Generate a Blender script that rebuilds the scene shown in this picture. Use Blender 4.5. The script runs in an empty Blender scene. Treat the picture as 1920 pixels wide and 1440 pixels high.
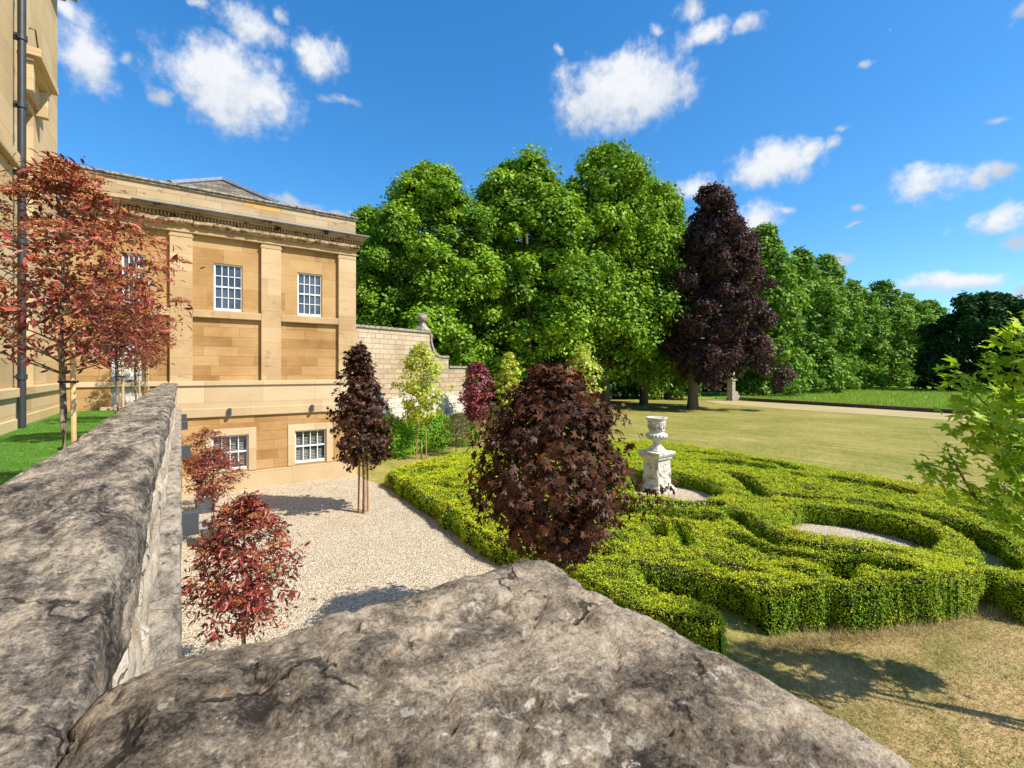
import bpy, math, random
import numpy as np
from mathutils import Vector, Matrix
R = math.radians
rng = np.random.default_rng(7)
random.seed(7)
S = bpy.context.scene
COL = S.collection

# ------------------------------------------------------------------ camera, sky, sun
YAW = math.atan2(620, 880)
SN, CS = math.sin(YAW), math.cos(YAW)
FPX, CX, HOR, HCAM = 880.0, 960.0, 695.0, 4.5
cam = bpy.data.cameras.new('camera')
camo = bpy.data.objects.new('camera', cam)
COL.objects.link(camo)
camo.location = (0, 0, HCAM)
camo.rotation_euler = (R(90), 0, -YAW)
cam.sensor_width = 36
cam.lens = 36 * FPX / 1920
cam.shift_y = -(720 - HOR) / 1920
cam.clip_start = 0.05
cam.clip_end = 6000
cam.dof.use_dof = True
cam.dof.focus_distance = 11.0
cam.dof.aperture_fstop = 11.0
S.camera = camo

SUN_H = (0.49, -0.78)                       # horizontal offset of the sun per metre of height
sun_dir = Vector((SUN_H[0], SUN_H[1], 1)).normalized()
SUN_EL = math.asin(sun_dir.z)
SUN_AZ = math.atan2(sun_dir.x, sun_dir.y)
sl = bpy.data.lights.new('sun', 'SUN')
sl.energy = 5.0
sl.angle = R(0.5)
sl.color = (1.0, 0.92, 0.79)
so = bpy.data.objects.new('sun', sl)
COL.objects.link(so)
so.rotation_euler = (-sun_dir).to_track_quat('-Z', 'Y').to_euler()
so.location = (30, -40, 60)

S.view_settings.view_transform = 'Standard'
S.view_settings.look = 'None'
S.view_settings.gamma = 1
S.view_settings.exposure = 0.6
S.render.engine = 'CYCLES'
S.cycles.max_bounces = 6
S.cycles.diffuse_bounces = 3
S.cycles.glossy_bounces = 2
S.cycles.transmission_bounces = 4
S.cycles.transparent_max_bounces = 8
S.cycles.use_denoising = True


def azel(px, py):
    r, f, z = (px - CX) / FPX, 1.0, (HOR - py) / FPX
    X, Y = CS * r + SN * f, -SN * r + CS * f
    return math.atan2(X, Y), math.atan2(z, math.hypot(X, Y))


CLOUDS = [  # azimuth, elevation, half-width, half-height, strength; the clouds of that afternoon
    (155, 95, 85, 95, 1), (430, 165, 150, 100, 1.1), (375, 130, 80, 60, 1), (490, 190, 80, 60, 1), (470, 50, 85, 62, .95), (520, 25, 40, 40, .7),
    (600, 100, 75, 70, .85), (305, 188, 45, 34, .9), (240, 110, 40, 45, .5), (635, 185, 70, 26, .6), (380, 20, 45, 20, .6),
    (1168, 170, 150, 98, 1.12), (1095, 205, 72, 52, 1), (1245, 165, 70, 85, 1), (1165, 120, 90, 52, 1), (1320, 62, 105, 44, .8), (1410, 40, 50, 34, .7), (1292, 22, 50, 34, .75), (1235, 62, 40, 22, .6),
    (1450, 305, 110, 58, 1), (1510, 280, 50, 40, .9), (1560, 262, 40, 30, .7), (1580, 230, 40, 16, .6), (1300, 350, 80, 36, .9),
    (1410, 415, 80, 42, 1), (1465, 402, 32, 20, .7), (1740, 345, 120, 40, 1), (1830, 335, 60, 34, .9), (1880, 325, 45, 34, .95),
    (1860, 415, 90, 34, .95), (1895, 450, 60, 28, .9), (1790, 540, 150, 32, 1), (1900, 560, 60, 26, .9), (1908, 28, 36, 34, .8),
    (548, 380, 60, 22, .9), (630, 392, 40, 14, .7), (1610, 395, 26, 14, .8), (1605, 432, 40, 11, .7), (1555, 495, 70, 22, .9),
    (1612, 135, 36, 14, .6), (1890, 225, 50, 14, .6), (1050, 90, 18, 26, .55), (120, 12, 50, 34, .8), (1680, 60, 18, 10, .4),
]


def build_world():
    w = bpy.data.worlds.new('World')
    S.world = w
    w.use_nodes = True
    nt = w.node_tree
    nt.nodes.clear()
    N, L = nt.nodes.new, nt.links.new
    out = N('ShaderNodeOutputWorld')
    bg = N('ShaderNodeBackground')
    sky = N('ShaderNodeTexSky')
    sky.sky_type = 'NISHITA'
    sky.sun_disc = False
    sky.sun_elevation = SUN_EL
    sky.sun_rotation = SUN_AZ
    sky.air_density = 1.0
    sky.dust_density = 0.4
    sky.ozone_density = 3.0
    hs = N('ShaderNodeHueSaturation')
    hs.inputs['Saturation'].default_value = 1.46
    hs.inputs['Value'].default_value = 1.0
    gm = N('ShaderNodeGamma')
    gm.inputs[1].default_value = 0.8
    L(sky.outputs[0], gm.inputs[0])
    L(gm.outputs[0], hs.inputs['Color'])
    tint = N('ShaderNodeMix')
    tint.data_type = 'RGBA'
    tint.blend_type = 'MULTIPLY'
    tint.inputs[0].default_value = 1
    L(hs.outputs[0], tint.inputs[6])
    tint.inputs[7].default_value = (0.90, 1.16, 1.28, 1)
    tc = N('ShaderNodeTexCoord')
    sep = N('ShaderNodeSeparateXYZ')
    L(tc.outputs['Generated'], sep.inputs[0])

    def M(op, a, b=None, c=None, clamp=False):
        n = N('ShaderNodeMath')
        n.operation = op
        n.use_clamp = clamp
        for i, v in enumerate((a, b, c)):
            if v is None:
                continue
            if hasattr(v, 'node'):
                L(v, n.inputs[i])
            else:
                n.inputs[i].default_value = v
        return n.outputs[0]
    az = M('ARCTAN2', sep.outputs[0], sep.outputs[1])
    el = M('ARCSINE', sep.outputs[2])
    comb = N('ShaderNodeCombineXYZ')
    L(az, comb.inputs[0])
    L(el, comb.inputs[1])
    # ragged edges: warp the angular coordinates with noise
    nz = N('ShaderNodeTexNoise')
    nz.inputs['Scale'].default_value = 13.0
    nz.inputs['Detail'].default_value = 7.0
    nz.inputs['Roughness'].default_value = 0.62
    L(comb.outputs[0], nz.inputs['Vector'])
    nzc = N('ShaderNodeTexNoise')
    nzc.inputs['Scale'].default_value = 11.0
    nzc.inputs['Detail'].default_value = 5.0
    L(comb.outputs[0], nzc.inputs['Vector'])
    wsub = N('ShaderNodeVectorMath')
    wsub.operation = 'SUBTRACT'
    L(nzc.outputs['Color'], wsub.inputs[0])
    wsub.inputs[1].default_value = (.5, .5, .5)
    wsc = N('ShaderNodeVectorMath')
    wsc.operation = 'MULTIPLY'
    L(wsub.outputs[0], wsc.inputs[0])
    wsc.inputs[1].default_value = (.085, .07, 0)
    warp = N('ShaderNodeVectorMath')
    warp.operation = 'ADD'
    L(comb.outputs[0], warp.inputs[0])
    L(wsc.outputs[0], warp.inputs[1])
    best = None
    lit = None
    for px, py, rx, ry, st in CLOUDS:
        a0, e0 = azel(px, py)
        a1, _ = azel(px + rx, py)
        _, e1 = azel(px, py - ry)
        v = N('ShaderNodeVectorMath')
        v.operation = 'SUBTRACT'
        L(warp.outputs[0], v.inputs[0])
        v.inputs[1].default_value = (a0, e0, 0)
        v2 = N('ShaderNodeVectorMath')
        v2.operation = 'MULTIPLY'
        L(v.outputs[0], v2.inputs[0])
        v2.inputs[1].default_value = (1.12 / max(abs(a1 - a0), .002), 1.12 / max(abs(e1 - e0), .002), 0)
        v3 = N('ShaderNodeVectorMath')
        v3.operation = 'LENGTH'
        L(v2.outputs[0], v3.inputs[0])
        d = M('SUBTRACT', st, v3.outputs['Value'])
        best = d if best is None else M('SMOOTH_MAX', best, d, 0.06)
        if rx >= 75:
            v4 = N('ShaderNodeVectorMath')
            v4.operation = 'MULTIPLY_ADD'
            L(v2.outputs[0], v4.inputs[0])
            v4.inputs[1].default_value = (.75, .8, 0)
            v4.inputs[2].default_value = (0, -.34, 0)
            v5 = N('ShaderNodeVectorMath')
            v5.operation = 'LENGTH'
            L(v4.outputs[0], v5.inputs[0])
            e = M('SUBTRACT', 1.0, v5.outputs['Value'])
            lit = e if lit is None else M('MAXIMUM', lit, e)
    nz2 = N('ShaderNodeTexNoise')
    nz2.inputs['Scale'].default_value = 38.0
    nz2.inputs['Detail'].default_value = 6.0
    nz2.inputs['Roughness'].default_value = 0.65
    L(comb.outputs[0], nz2.inputs['Vector'])
    a = M('MULTIPLY_ADD', nz.outputs[0], 1.1, -0.52)
    b = M('MULTIPLY_ADD', nz2.outputs[0], 1.1, -0.56)
    dens = M('ADD', M('ADD', best, a), b)
    mr = N('ShaderNodeMapRange')
    mr.interpolation_type = 'SMOOTHSTEP'
    L(dens, mr.inputs[0])
    mr.inputs[1].default_value = -0.06
    mr.inputs[2].default_value = 0.8
    thick = N('ShaderNodeMapRange')
    L(M('ADD', lit, M('MULTIPLY', M('ADD', a, b), 0.8)), thick.inputs[0])
    thick.inputs[1].default_value = -0.1
    thick.inputs[2].default_value = 0.7
    cc = N('ShaderNodeMix')
    cc.data_type = 'RGBA'
    L(thick.outputs[0], cc.inputs[0])
    cc.inputs[6].default_value = (2.45, 2.8, 3.3, 1)
    cc.inputs[7].default_value = (4.1, 4.2, 4.35, 1)
    mx = N('ShaderNodeMix')
    mx.data_type = 'RGBA'
    L(M('MULTIPLY', mr.outputs[0], 0.97), mx.inputs[0])
    L(tint.outputs[2], mx.inputs[6])
    L(cc.outputs[2], mx.inputs[7])
    L(mx.outputs[2], bg.inputs['Color'])
    bg.inputs['Strength'].default_value = 0.15
    L(bg.outputs[0], out.inputs['Surface'])
    w.cycles.sampling_method = 'MANUAL'
    w.cycles.sample_map_resolution = 512


build_world()


# ------------------------------------------------------------------ survey helpers
def ray(px):
    u = (px - CX) / FPX
    return SN + CS * u, CS - SN * u          # X and Y per metre of depth


def at(px, py, z=0.0):
    d = (HCAM - z) / ((py - HOR) / FPX)
    a, b = ray(px)
    return a * d, b * d


def on_row(px, Y):                           # X, depth on the line Y = const
    a, b = ray(px)
    return a / b * Y, Y / b


FAC = 20.4


def fx(px, Y=FAC):
    return on_row(px, Y)[0]


def fz(px, py, Y=FAC):
    return HCAM + (HOR - py) / FPX * on_row(px, Y)[1]


# ------------------------------------------------------------------ materials
def new_mat(name):
    m = bpy.data.materials.new(name)
    m.use_nodes = True
    nt = m.node_tree
    nt.nodes.clear()
    return m, nt


class NB:
    """small node-building helper"""
    def __init__(s, name):
        s.m, s.nt = new_mat(name)
        s.out = s.n('ShaderNodeOutputMaterial')

    def n(s, t, **kw):
        nd = s.nt.nodes.new(t)
        for k, v in kw.items():
            setattr(nd, k, v)
        return nd

    def l(s, a, b):
        s.nt.links.new(a, b)

    def put(s, inp, v):
        if hasattr(v, 'node'):
            s.l(v, inp)
        else:
            if isinstance(v, tuple) and len(v) == 3 and inp.type == 'RGBA':
                v = v + (1,)
            inp.default_value = v

    def math(s, op, a, b=None, c=None, clamp=False):
        nd = s.n('ShaderNodeMath', operation=op, use_clamp=clamp)
        for i, v in enumerate((a, b, c)):
            if v is not None:
                s.put(nd.inputs[i], v)
        return nd.outputs[0]

    def mix(s, f, a, b, mode='MIX'):
        nd = s.n('ShaderNodeMix', data_type='RGBA', blend_type=mode)
        s.put(nd.inputs[0], f)
        s.put(nd.inputs[6], a)
        s.put(nd.inputs[7], b)
        return nd.outputs[2]

    def noise(s, vec, scale, detail=4, rough=.55, dist=0):
        nd = s.n('ShaderNodeTexNoise')
        if vec is not None:
            s.l(vec, nd.inputs['Vector'])
        nd.inputs['Scale'].default_value = scale
        nd.inputs['Detail'].default_value = detail
        nd.inputs['Roughness'].default_value = rough
        nd.inputs['Distortion'].default_value = dist
        return nd.outputs[0]

    def rng(s, v, a, b, c=0., d=1., smooth=True):
        nd = s.n('ShaderNodeMapRange')
        if smooth:
            nd.interpolation_type = 'SMOOTHSTEP'
        s.put(nd.inputs[0], v)
        for i, q in enumerate((a, b, c, d)):
            nd.inputs[i + 1].default_value = q
        return nd.outputs[0]

    def pos(s):
        return s.n('ShaderNodeNewGeometry').outputs['Position']

    def objco(s):
        return s.n('ShaderNodeTexCoord').outputs['Object']

    def scale(s, vec, sc):
        nd = s.n('ShaderNodeVectorMath', operation='MULTIPLY')
        s.l(vec, nd.inputs[0])
        nd.inputs[1].default_value = sc
        return nd.outputs[0]

    def ramp(s, v, stops):
        nd = s.n('ShaderNodeValToRGB')
        s.put(nd.inputs[0], v)
        e = nd.color_ramp.elements
        while len(e) < len(stops):
            e.new(0.5)
        for el, (p, c) in zip(e, stops):
            el.position = p
            el.color = tuple(c) + (1,)
        return nd.outputs[0]

    def bump(s, h, strength=.5, dist=.02):
        nd = s.n('ShaderNodeBump')
        nd.inputs['Strength'].default_value = strength
        nd.inputs['Distance'].default_value = dist
        s.l(h, nd.inputs['Height'])
        return nd.outputs[0]

    def principled(s, col, rough=.8, bump=None, spec=.3, metal=0.):
        p = s.n('ShaderNodeBsdfPrincipled')
        s.put(p.inputs['Base Color'], col)
        s.put(p.inputs['Roughness'], rough)
        p.inputs['Specular IOR Level'].default_value = spec
        p.inputs['Metallic'].default_value = metal
        if bump is not None:
            s.l(bump, p.inputs['Normal'])
        s.l(p.outputs[0], s.out.inputs['Surface'])
        return s.m


def plain(name, col, rough=.6, spec=.3, metal=0., var=.12, nscale=6):
    b = NB(name)
    n = b.noise(b.pos(), nscale, 4)
    c = b.mix(b.rng(n, .3, .7), tuple(x * (1 - var) for x in col), tuple(min(1, x * (1 + var)) for x in col))
    return b.principled(c, rough, None, spec, metal)


def leaf_mat(name, stops, transl=.35, gloss=.06, rough=.45, tint=(1, 1, 1)):
    b = NB(name)
    at_ = b.n('ShaderNodeAttribute', attribute_name='rnd')
    col = b.ramp(at_.outputs['Fac'], stops)
    d = b.n('ShaderNodeBsdfDiffuse')
    b.l(col, d.inputs[0])
    t = b.n('ShaderNodeBsdfTranslucent')
    b.l(b.mix(1, col, tint, 'MULTIPLY'), t.inputs[0])
    g = b.n('ShaderNodeBsdfGlossy')
    g.inputs['Roughness'].default_value = rough
    g.inputs['Color'].default_value = (1, 1, 1, 1)
    m1 = b.n('ShaderNodeMixShader')
    m1.inputs[0].default_value = transl
    b.l(d.outputs[0], m1.inputs[1])
    b.l(t.outputs[0], m1.inputs[2])
    m2 = b.n('ShaderNodeMixShader')
    fr = b.n('ShaderNodeLayerWeight')
    fr.inputs['Blend'].default_value = 0.25
    b.l(b.math('MULTIPLY_ADD', fr.outputs['Fresnel'], gloss * 1.5, gloss * .5), m2.inputs[0])
    b.l(m1.outputs[0], m2.inputs[1])
    b.l(g.outputs[0], m2.inputs[2])
    b.l(m2.outputs[0], b.out.inputs['Surface'])
    return b.m


def ashlar(name, udir, bw, bh, c_lo, c_mid, c_hi, joint=(.2, .13, .07), streak=1., orange=.0, bump=.35, mortar=.006, off=(0, 0), white=0., pit=.3, pt=.62):
    """coursed stone: u along udir, v along Z, each block its own tone, weathered streaks"""
    b = NB(name)
    p = b.pos()
    du = b.n('ShaderNodeVectorMath', operation='DOT_PRODUCT')
    b.l(p, du.inputs[0])
    du.inputs[1].default_value = udir
    sep = b.n('ShaderNodeSeparateXYZ')
    b.l(p, sep.inputs[0])
    cb = b.n('ShaderNodeCombineXYZ')
    b.l(b.math('ADD', du.outputs['Value'], off[0]), cb.inputs[0])
    b.l(b.math('ADD', sep.outputs[2], off[1]), cb.inputs[1])
    wob = b.noise(cb.outputs[0], 5, 3)
    cw = b.n('ShaderNodeCombineXYZ')
    b.l(b.math('MULTIPLY_ADD', wob, .015, -.0075), cw.inputs[0])
    b.l(b.math('MULTIPLY_ADD', wob, -.012, .006), cw.inputs[1])
    ad = b.n('ShaderNodeVectorMath', operation='ADD')
    b.l(cb.outputs[0], ad.inputs[0])
    b.l(cw.outputs[0], ad.inputs[1])
    br = b.n('ShaderNodeTexBrick')
    b.l(ad.outputs[0], br.inputs['Vector'])
    br.offset = .43
    br.squash = 1.35
    br.squash_frequency = 3
    br.inputs['Color1'].default_value = (0, 0, 0, 1)
    br.inputs['Color2'].default_value = (1, 1, 1, 1)
    br.inputs['Mortar'].default_value = (.5, .5, .5, 1)
    br.inputs['Scale'].default_value = 1
    br.inputs['Mortar Size'].default_value = mortar
    br.inputs['Mortar Smooth'].default_value = .35
    br.inputs['Brick Width'].default_value = bw
    br.inputs['Row Height'].default_value = bh
    blk = b.math('MULTIPLY', br.outputs['Color'], 1.0)
    st = b.math('ADD', b.math('MULTIPLY', b.noise(b.scale(cb.outputs[0], (.7, 15, 1)), 1.0, 7, .7), .65), b.math('MULTIPLY', b.noise(b.scale(cb.outputs[0], (4, 9, 1)), 2.2, 6, .75), .35))
    big = b.noise(cb.outputs[0], .55, 4, .6)
    tone = b.math('ADD', b.math('MULTIPLY_ADD', blk, .34, .16), b.math('MULTIPLY_ADD', st, .9 * streak, -.45 * streak))
    tone = b.math('ADD', tone, b.math('MULTIPLY_ADD', big, .9, -.27))
    col = b.ramp(tone, [(.05, c_lo), (.45, c_mid), (.9, c_hi)])
    if orange:
        # a few newer, more golden blocks
        k = b.rng(blk, .86, .9)
        col = b.mix(b.math('MULTIPLY', k, orange), col, (.58, .33, .09))
    if white:
        wn = b.noise(cb.outputs[0], 1.3, 6, .7)
        wz = b.rng(sep.outputs[2], 2.2, 4.4, 1, 0)
        wu = b.rng(du.outputs['Value'], 13.0, 16.5)
        wh = b.rng(b.math('ADD', wn, b.math('MULTIPLY', b.math('MULTIPLY', wz, wu), .2)), .62, .66)
        col = b.mix(b.math('MULTIPLY', wh, white), col, (.74, .7, .62))
    fine = b.noise(b.scale(cb.outputs[0], (.6, 1, 1)), 26, 6, .8)
    col = b.mix(b.rng(fine, .57, .70, 0, .5), col, tuple(x * .45 for x in c_lo))
    drk = b.noise(b.scale(cb.outputs[0], (1, 2.2, 1)), 2.2, 6, .72)
    col = b.mix(b.rng(drk, pt, pt + .1, 0, pit), col, tuple(x * .3 for x in c_lo))
    col = b.mix(b.math('MULTIPLY', br.outputs['Fac'], .65), col, joint)
    h = b.math('ADD', b.math('MULTIPLY', br.outputs['Fac'], -2.2), b.math('ADD', b.math('MULTIPLY', st, .8), b.math('MULTIPLY', fine, .35)))
    return b.principled(col, .9, b.bump(h, bump, .02), .15)


HONEY_LO, HONEY, HONEY_HI = (.22, .11, .042), (.44, .27, .115), (.57, .40, .21)
PALE_LO, PALE, PALE_HI = (.40, .28, .15), (.52, .395, .235), (.62, .505, .335)
M = {}
M['wall_warm'] = ashlar('honey_ashlar', (1, 0, 0), 1.15, .36, (.17, .08, .028), (.385, .22, .085), (.55, .37, .18), streak=.8, pit=.5, mortar=.009)
M['wall_upper'] = ashlar('laminated_stone', (1, 0, 0), 2.6, .7, (.19, .09, .033), (.41, .245, .1), (.55, .38, .19), streak=.75, pit=.5, mortar=.004, off=(.7, .1))
M['pilaster'] = ashlar('pilaster_stone', (1, 0, 0), 9, .62, (.32, .2, .1), (.50, .35, .19), (.62, .47, .29), streak=.6, off=(4.2, 0), pit=.7, pt=.58)
M['pale_band'] = ashlar('pale_ashlar', (1, 0, 0), 1.9, .9, PALE_LO, PALE, PALE_HI, streak=.25, off=(.4, .28), bump=.15, pit=.15)
M['parapet_blocks'] = ashlar('blocking_course_stone', (1, 0, 0), 1.25, .285, (.26, .19, .115), (.43, .325, .195), (.55, .44, .29), streak=.45, orange=.9, off=(0, .105), pit=.6, mortar=.01, pt=.57)
M['house'] = ashlar('house_ashlar', (0, 1, 0), 1.2, .62, (.4, .28, .15), (.56, .40, .21), (.68, .53, .32), streak=.35, off=(.3, .2), bump=.2)
M['worn2'] = ashlar('stained_cornice', (1, 0, 0), 1.6, 9, (.12, .075, .04), (.42, .30, .165), (.56, .43, .27), streak=1.1, pit=1.0, bump=.6, pt=.53)
M['side'] = ashlar('side_ashlar', (0, 1, 0), 1.2, .36, HONEY_LO, HONEY, HONEY_HI, streak=.6)
WD = (.951, .309, 0)
M['garden_wall'] = ashlar('garden_wall_stone', WD, .52, .27, (.28, .2, .125), (.46, .36, .24), (.57, .47, .34), streak=.45, white=.75, bump=.7, mortar=.014, pit=.4)


def rough_stone(name, c1, c2, c3, white=.5, orange=.3, streak=None, bump=.8):
    b = NB(name)
    p = b.pos()
    pv = p if streak is None else b.scale(p, streak)
    n1 = b.noise(pv, 4.5, 8, .62, .3)
    n2 = b.noise(pv, 17, 8, .7)
    n3 = b.math('ADD', b.math('MULTIPLY', b.noise(p, 75, 6, .8), .6), b.math('MULTIPLY', b.noise(p, 210, 4, .8), .4))
    t = b.math('ADD', b.math('MULTIPLY', n1, .8), b.math('ADD', b.math('MULTIPLY', n2, .5), b.math('MULTIPLY_ADD', n3, .95, -.62)))
    col = b.ramp(t, [(.36, c1), (.50, c2), (.66, c3)])
    if white:
        w = b.noise(p, 34, 8, .72, .25)
        w2 = b.noise(p, 5, 3)
        col = b.mix(b.rng(b.math('ADD', w, b.math('MULTIPLY', w2, .25)), .735, .775, 0, white), col, (.66, .61, .53))
    if orange:
        o = b.noise(p, 17, 8, .74, .2)
        o2 = b.noise(p, 3.2, 2)
        col = b.mix(b.rng(b.math('ADD', o, b.math('MULTIPLY', o2, .3)), .76, .82, 0, orange), col, (.42, .22, .055))
    pit = b.noise(p, 55, 6, .7)
    col = b.mix(b.rng(pit, .60, .68, 0, .8), col, (.035, .027, .022))
    vo = b.n('ShaderNodeTexVoronoi')
    vo.inputs['Scale'].default_value = 26
    vw = b.n('ShaderNodeVectorMath', operation='ADD')
    b.l(p, vw.inputs[0])
    nn_ = b.n('ShaderNodeTexNoise')
    b.l(p, nn_.inputs['Vector'])
    nn_.inputs['Scale'].default_value = 60
    b.l(b.scale(nn_.outputs['Color'], (.022, .022, .022)), vw.inputs[1])
    b.l(vw.outputs[0], vo.inputs['Vector'])
    sx = b.n('ShaderNodeSeparateXYZ')
    b.l(vo.outputs['Color'], sx.inputs[0])
    ros = b.math('MULTIPLY', b.rng(vo.outputs['Distance'], .30, .22), b.rng(sx.outputs[0], .80, .82))
    ros = b.math('MULTIPLY', ros, b.rng(b.noise(p, 130, 4, .7), .38, .5))
    if white:
        col = b.mix(b.math('MULTIPLY', ros, white * .8), col, (.55, .5, .42))
    vc = b.n('ShaderNodeTexVoronoi', feature='DISTANCE_TO_EDGE')
    vc.inputs['Scale'].default_value = 3.3
    nw_ = b.n('ShaderNodeTexNoise')
    b.l(p, nw_.inputs['Vector'])
    nw_.inputs['Scale'].default_value = 9
    nw_.inputs['Detail'].default_value = 6
    vw2 = b.n('ShaderNodeVectorMath', operation='ADD')
    b.l(p, vw2.inputs[0])
    b.l(b.scale(nw_.outputs['Color'], (.2, .2, .2)), vw2.inputs[1])
    b.l(vw2.outputs[0], vc.inputs['Vector'])
    crack = b.math('MULTIPLY', b.rng(vc.outputs['Distance'], .022, .004), b.rng(b.noise(p, 6, 3), .5, .58))
    col = b.mix(b.math('MULTIPLY', crack, .8), col, (.02, .016, .014))
    h = b.math('ADD', b.math('MULTIPLY', n2, 1.2), b.math('ADD', b.math('MULTIPLY', n3, 1.4), b.math('ADD', b.math('MULTIPLY', pit, -.9), b.math('MULTIPLY', crack, -1.2))))
    return b.principled(col, .92, b.bump(h, bump, .012), .15)


M['coping'] = rough_stone('weathered_coping', (.035, .03, .026), (.19, .16, .13), (.55, .46, .345), white=.5, orange=.12, streak=(2.8, .9, 2.8))
M['cap'] = rough_stone('lichen_capstone', (.035, .029, .024), (.205, .168, .128), (.52, .43, .32), white=.7, orange=.6)
M['rubble'] = rough_stone('pale_rubble', (.34, .25, .17), (.58, .48, .37), (.72, .64, .54), white=.3, orange=.1)
M['ledge'] = rough_stone('string_course_stone', (.1, .085, .07), (.30, .26, .21), (.52, .44, .34), white=.3, orange=.1, streak=(2, .8, 2))
M['finial'] = rough_stone('finial_stone', (.16, .13, .1), (.36, .30, .23), (.52, .45, .36), white=.3, orange=.15)
M['statue'] = rough_stone('urn_limestone', (.30, .265, .21), (.62, .57, .49), (.74, .70, .62), white=.4, orange=0, bump=.5)
M['lead'] = plain('lead_sheet', (.19, .22, .27), .6, .4)
M['white_paint'] = plain('white_gloss_paint', (.82, .82, .8), .4, .4, var=.03)
M['door_paint'] = plain('pale_grey_paint', (.62, .61, .6), .45, .4, var=.03)
M['iron'] = plain('dark_cast_iron', (.035, .04, .045), .45, .5)
M['slate_box'] = plain('dark_grey_metal', (.055, .062, .07), .5, .4)
M['bark'] = plain('grey_bark', (.16, .125, .09), .9, .1, var=.5, nscale=14)
M['bark_pale'] = plain('pale_bark', (.30, .25, .18), .9, .1, var=.35, nscale=20)
M['bark_dark'] = plain('dark_bark', (.075, .058, .045), .9, .1, var=.4, nscale=14)
M['cane'] = plain('bamboo_cane', (.55, .38, .19), .6, .3, var=.2)
M['stake'] = plain('softwood_stake', (.36, .2, .11), .8, .2, var=.25, nscale=18)
M['rubber'] = plain('black_rubber', (.02, .02, .02), .7, .2)
M['blind'] = plain('blind_slat', (.5, .47, .43), .6, .3, var=.05)
M['dark_room'] = plain('dark_interior', (.012, .012, .013), .9, .1)
M['soil'] = plain('planting_soil', (.06, .042, .03), .95, .1, var=.4, nscale=40)
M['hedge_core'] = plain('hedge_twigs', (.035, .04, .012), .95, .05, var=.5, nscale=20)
M['paving'] = plain('pale_paving', (.6, .57, .52), .85, .2)
M['kerb'] = plain('dark_kerb_stone', (.1, .075, .05), .9, .1, var=.35, nscale=4)


def glass():
    b = NB('window_glass')
    n = b.noise(b.pos(), 1.2, 2)
    c = b.mix(b.rng(n, .35, .65), (.03, .04, .06), (.075, .09, .12))
    return b.principled(c, .12, None, .8)


M['glass'] = glass()


def planter_mat():
    b = NB('ribbed_slate_planter')
    p = b.pos()
    n = b.noise(b.scale(p, (6, 6, 34)), 1, 5, .65)
    c = b.ramp(n, [(.3, (.025, .025, .028)), (.55, (.09, .09, .095)), (.8, (.2, .2, .2))])
    return b.principled(c, .75, b.bump(n, .9, .02), .3)


M['planter'] = planter_mat()
M['planter_rim'] = plain('planter_rim', (.3, .29, .28), .8, .2)


def slate_mat():
    b = NB('roof_slates')
    p = b.pos()
    br = b.n('ShaderNodeTexBrick')
    sep = b.n('ShaderNodeSeparateXYZ')
    b.l(p, sep.inputs[0])
    cb = b.n('ShaderNodeCombineXYZ')
    b.l(sep.outputs[0], cb.inputs[0])
    b.l(b.math('MULTIPLY', sep.outputs[2], 1.6), cb.inputs[1])
    b.l(cb.outputs[0], br.inputs['Vector'])
    br.inputs['Scale'].default_value = 1
    br.inputs['Brick Width'].default_value = .42
    br.inputs['Row Height'].default_value = .24
    br.inputs['Mortar Size'].default_value = .014
    br.inputs['Color1'].default_value = (.10, .085, .06, 1)
    br.inputs['Color2'].default_value = (.22, .19, .14, 1)
    br.inputs['Mortar'].default_value = (.05, .045, .04, 1)
    return b.principled(br.outputs['Color'], .85, b.bump(br.outputs['Fac'], -.5, .02), .2)


M['slate'] = slate_mat()


def gravel_mat(name, tone=1.0):
    b = NB(name)
    p = b.pos()
    v = b.n('ShaderNodeTexVoronoi')
    b.l(p, v.inputs['Vector'])
    v.inputs['Scale'].default_value = 33
    v2 = b.n('ShaderNodeTexVoronoi')
    b.l(p, v2.inputs['Vector'])
    v2.inputs['Scale'].default_value = 70
    sep = b.n('ShaderNodeSeparateXYZ')
    b.l(v.outputs['Color'], sep.inputs[0])
    sep2 = b.n('ShaderNodeSeparateXYZ')
    b.l(v2.outputs['Color'], sep2.inputs[0])
    r = b.math('ADD', b.math('MULTIPLY', sep.outputs[0], .55), b.math('MULTIPLY', sep2.outputs[1], .45))
    c = b.ramp(r, [(0.08, (.22 * tone, .17 * tone, .105 * tone)), (.34, (.53 * tone, .445 * tone, .31 * tone)), (.62, (.70 * tone, .61 * tone, .45 * tone)), (.92, (.84 * tone, .78 * tone, .64 * tone))])
    patch = b.noise(p, .9, 5, .6)
    c = b.mix(b.rng(patch, .42, .7, 0, .28), c, (.42 * tone, .31 * tone, .2 * tone))
    gap = b.rng(v.outputs['Distance'], .42, .75, 0, .75)
    c = b.mix(gap, c, (.2 * tone, .15 * tone, .1 * tone))
    sp = b.noise(p, 9, 3, .6)
    c = b.mix(b.rng(sp, .73, .77, 0, .7), c, (.13, .09, .055))
    h = b.math('MULTIPLY', v.outputs['Distance'], -1)
    return b.principled(c, .9, b.bump(h, .9, .03), .15)


M['gravel'] = gravel_mat('cream_gravel')
M['gravel_bed'] = gravel_mat('pale_grey_gravel', .95)


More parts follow.
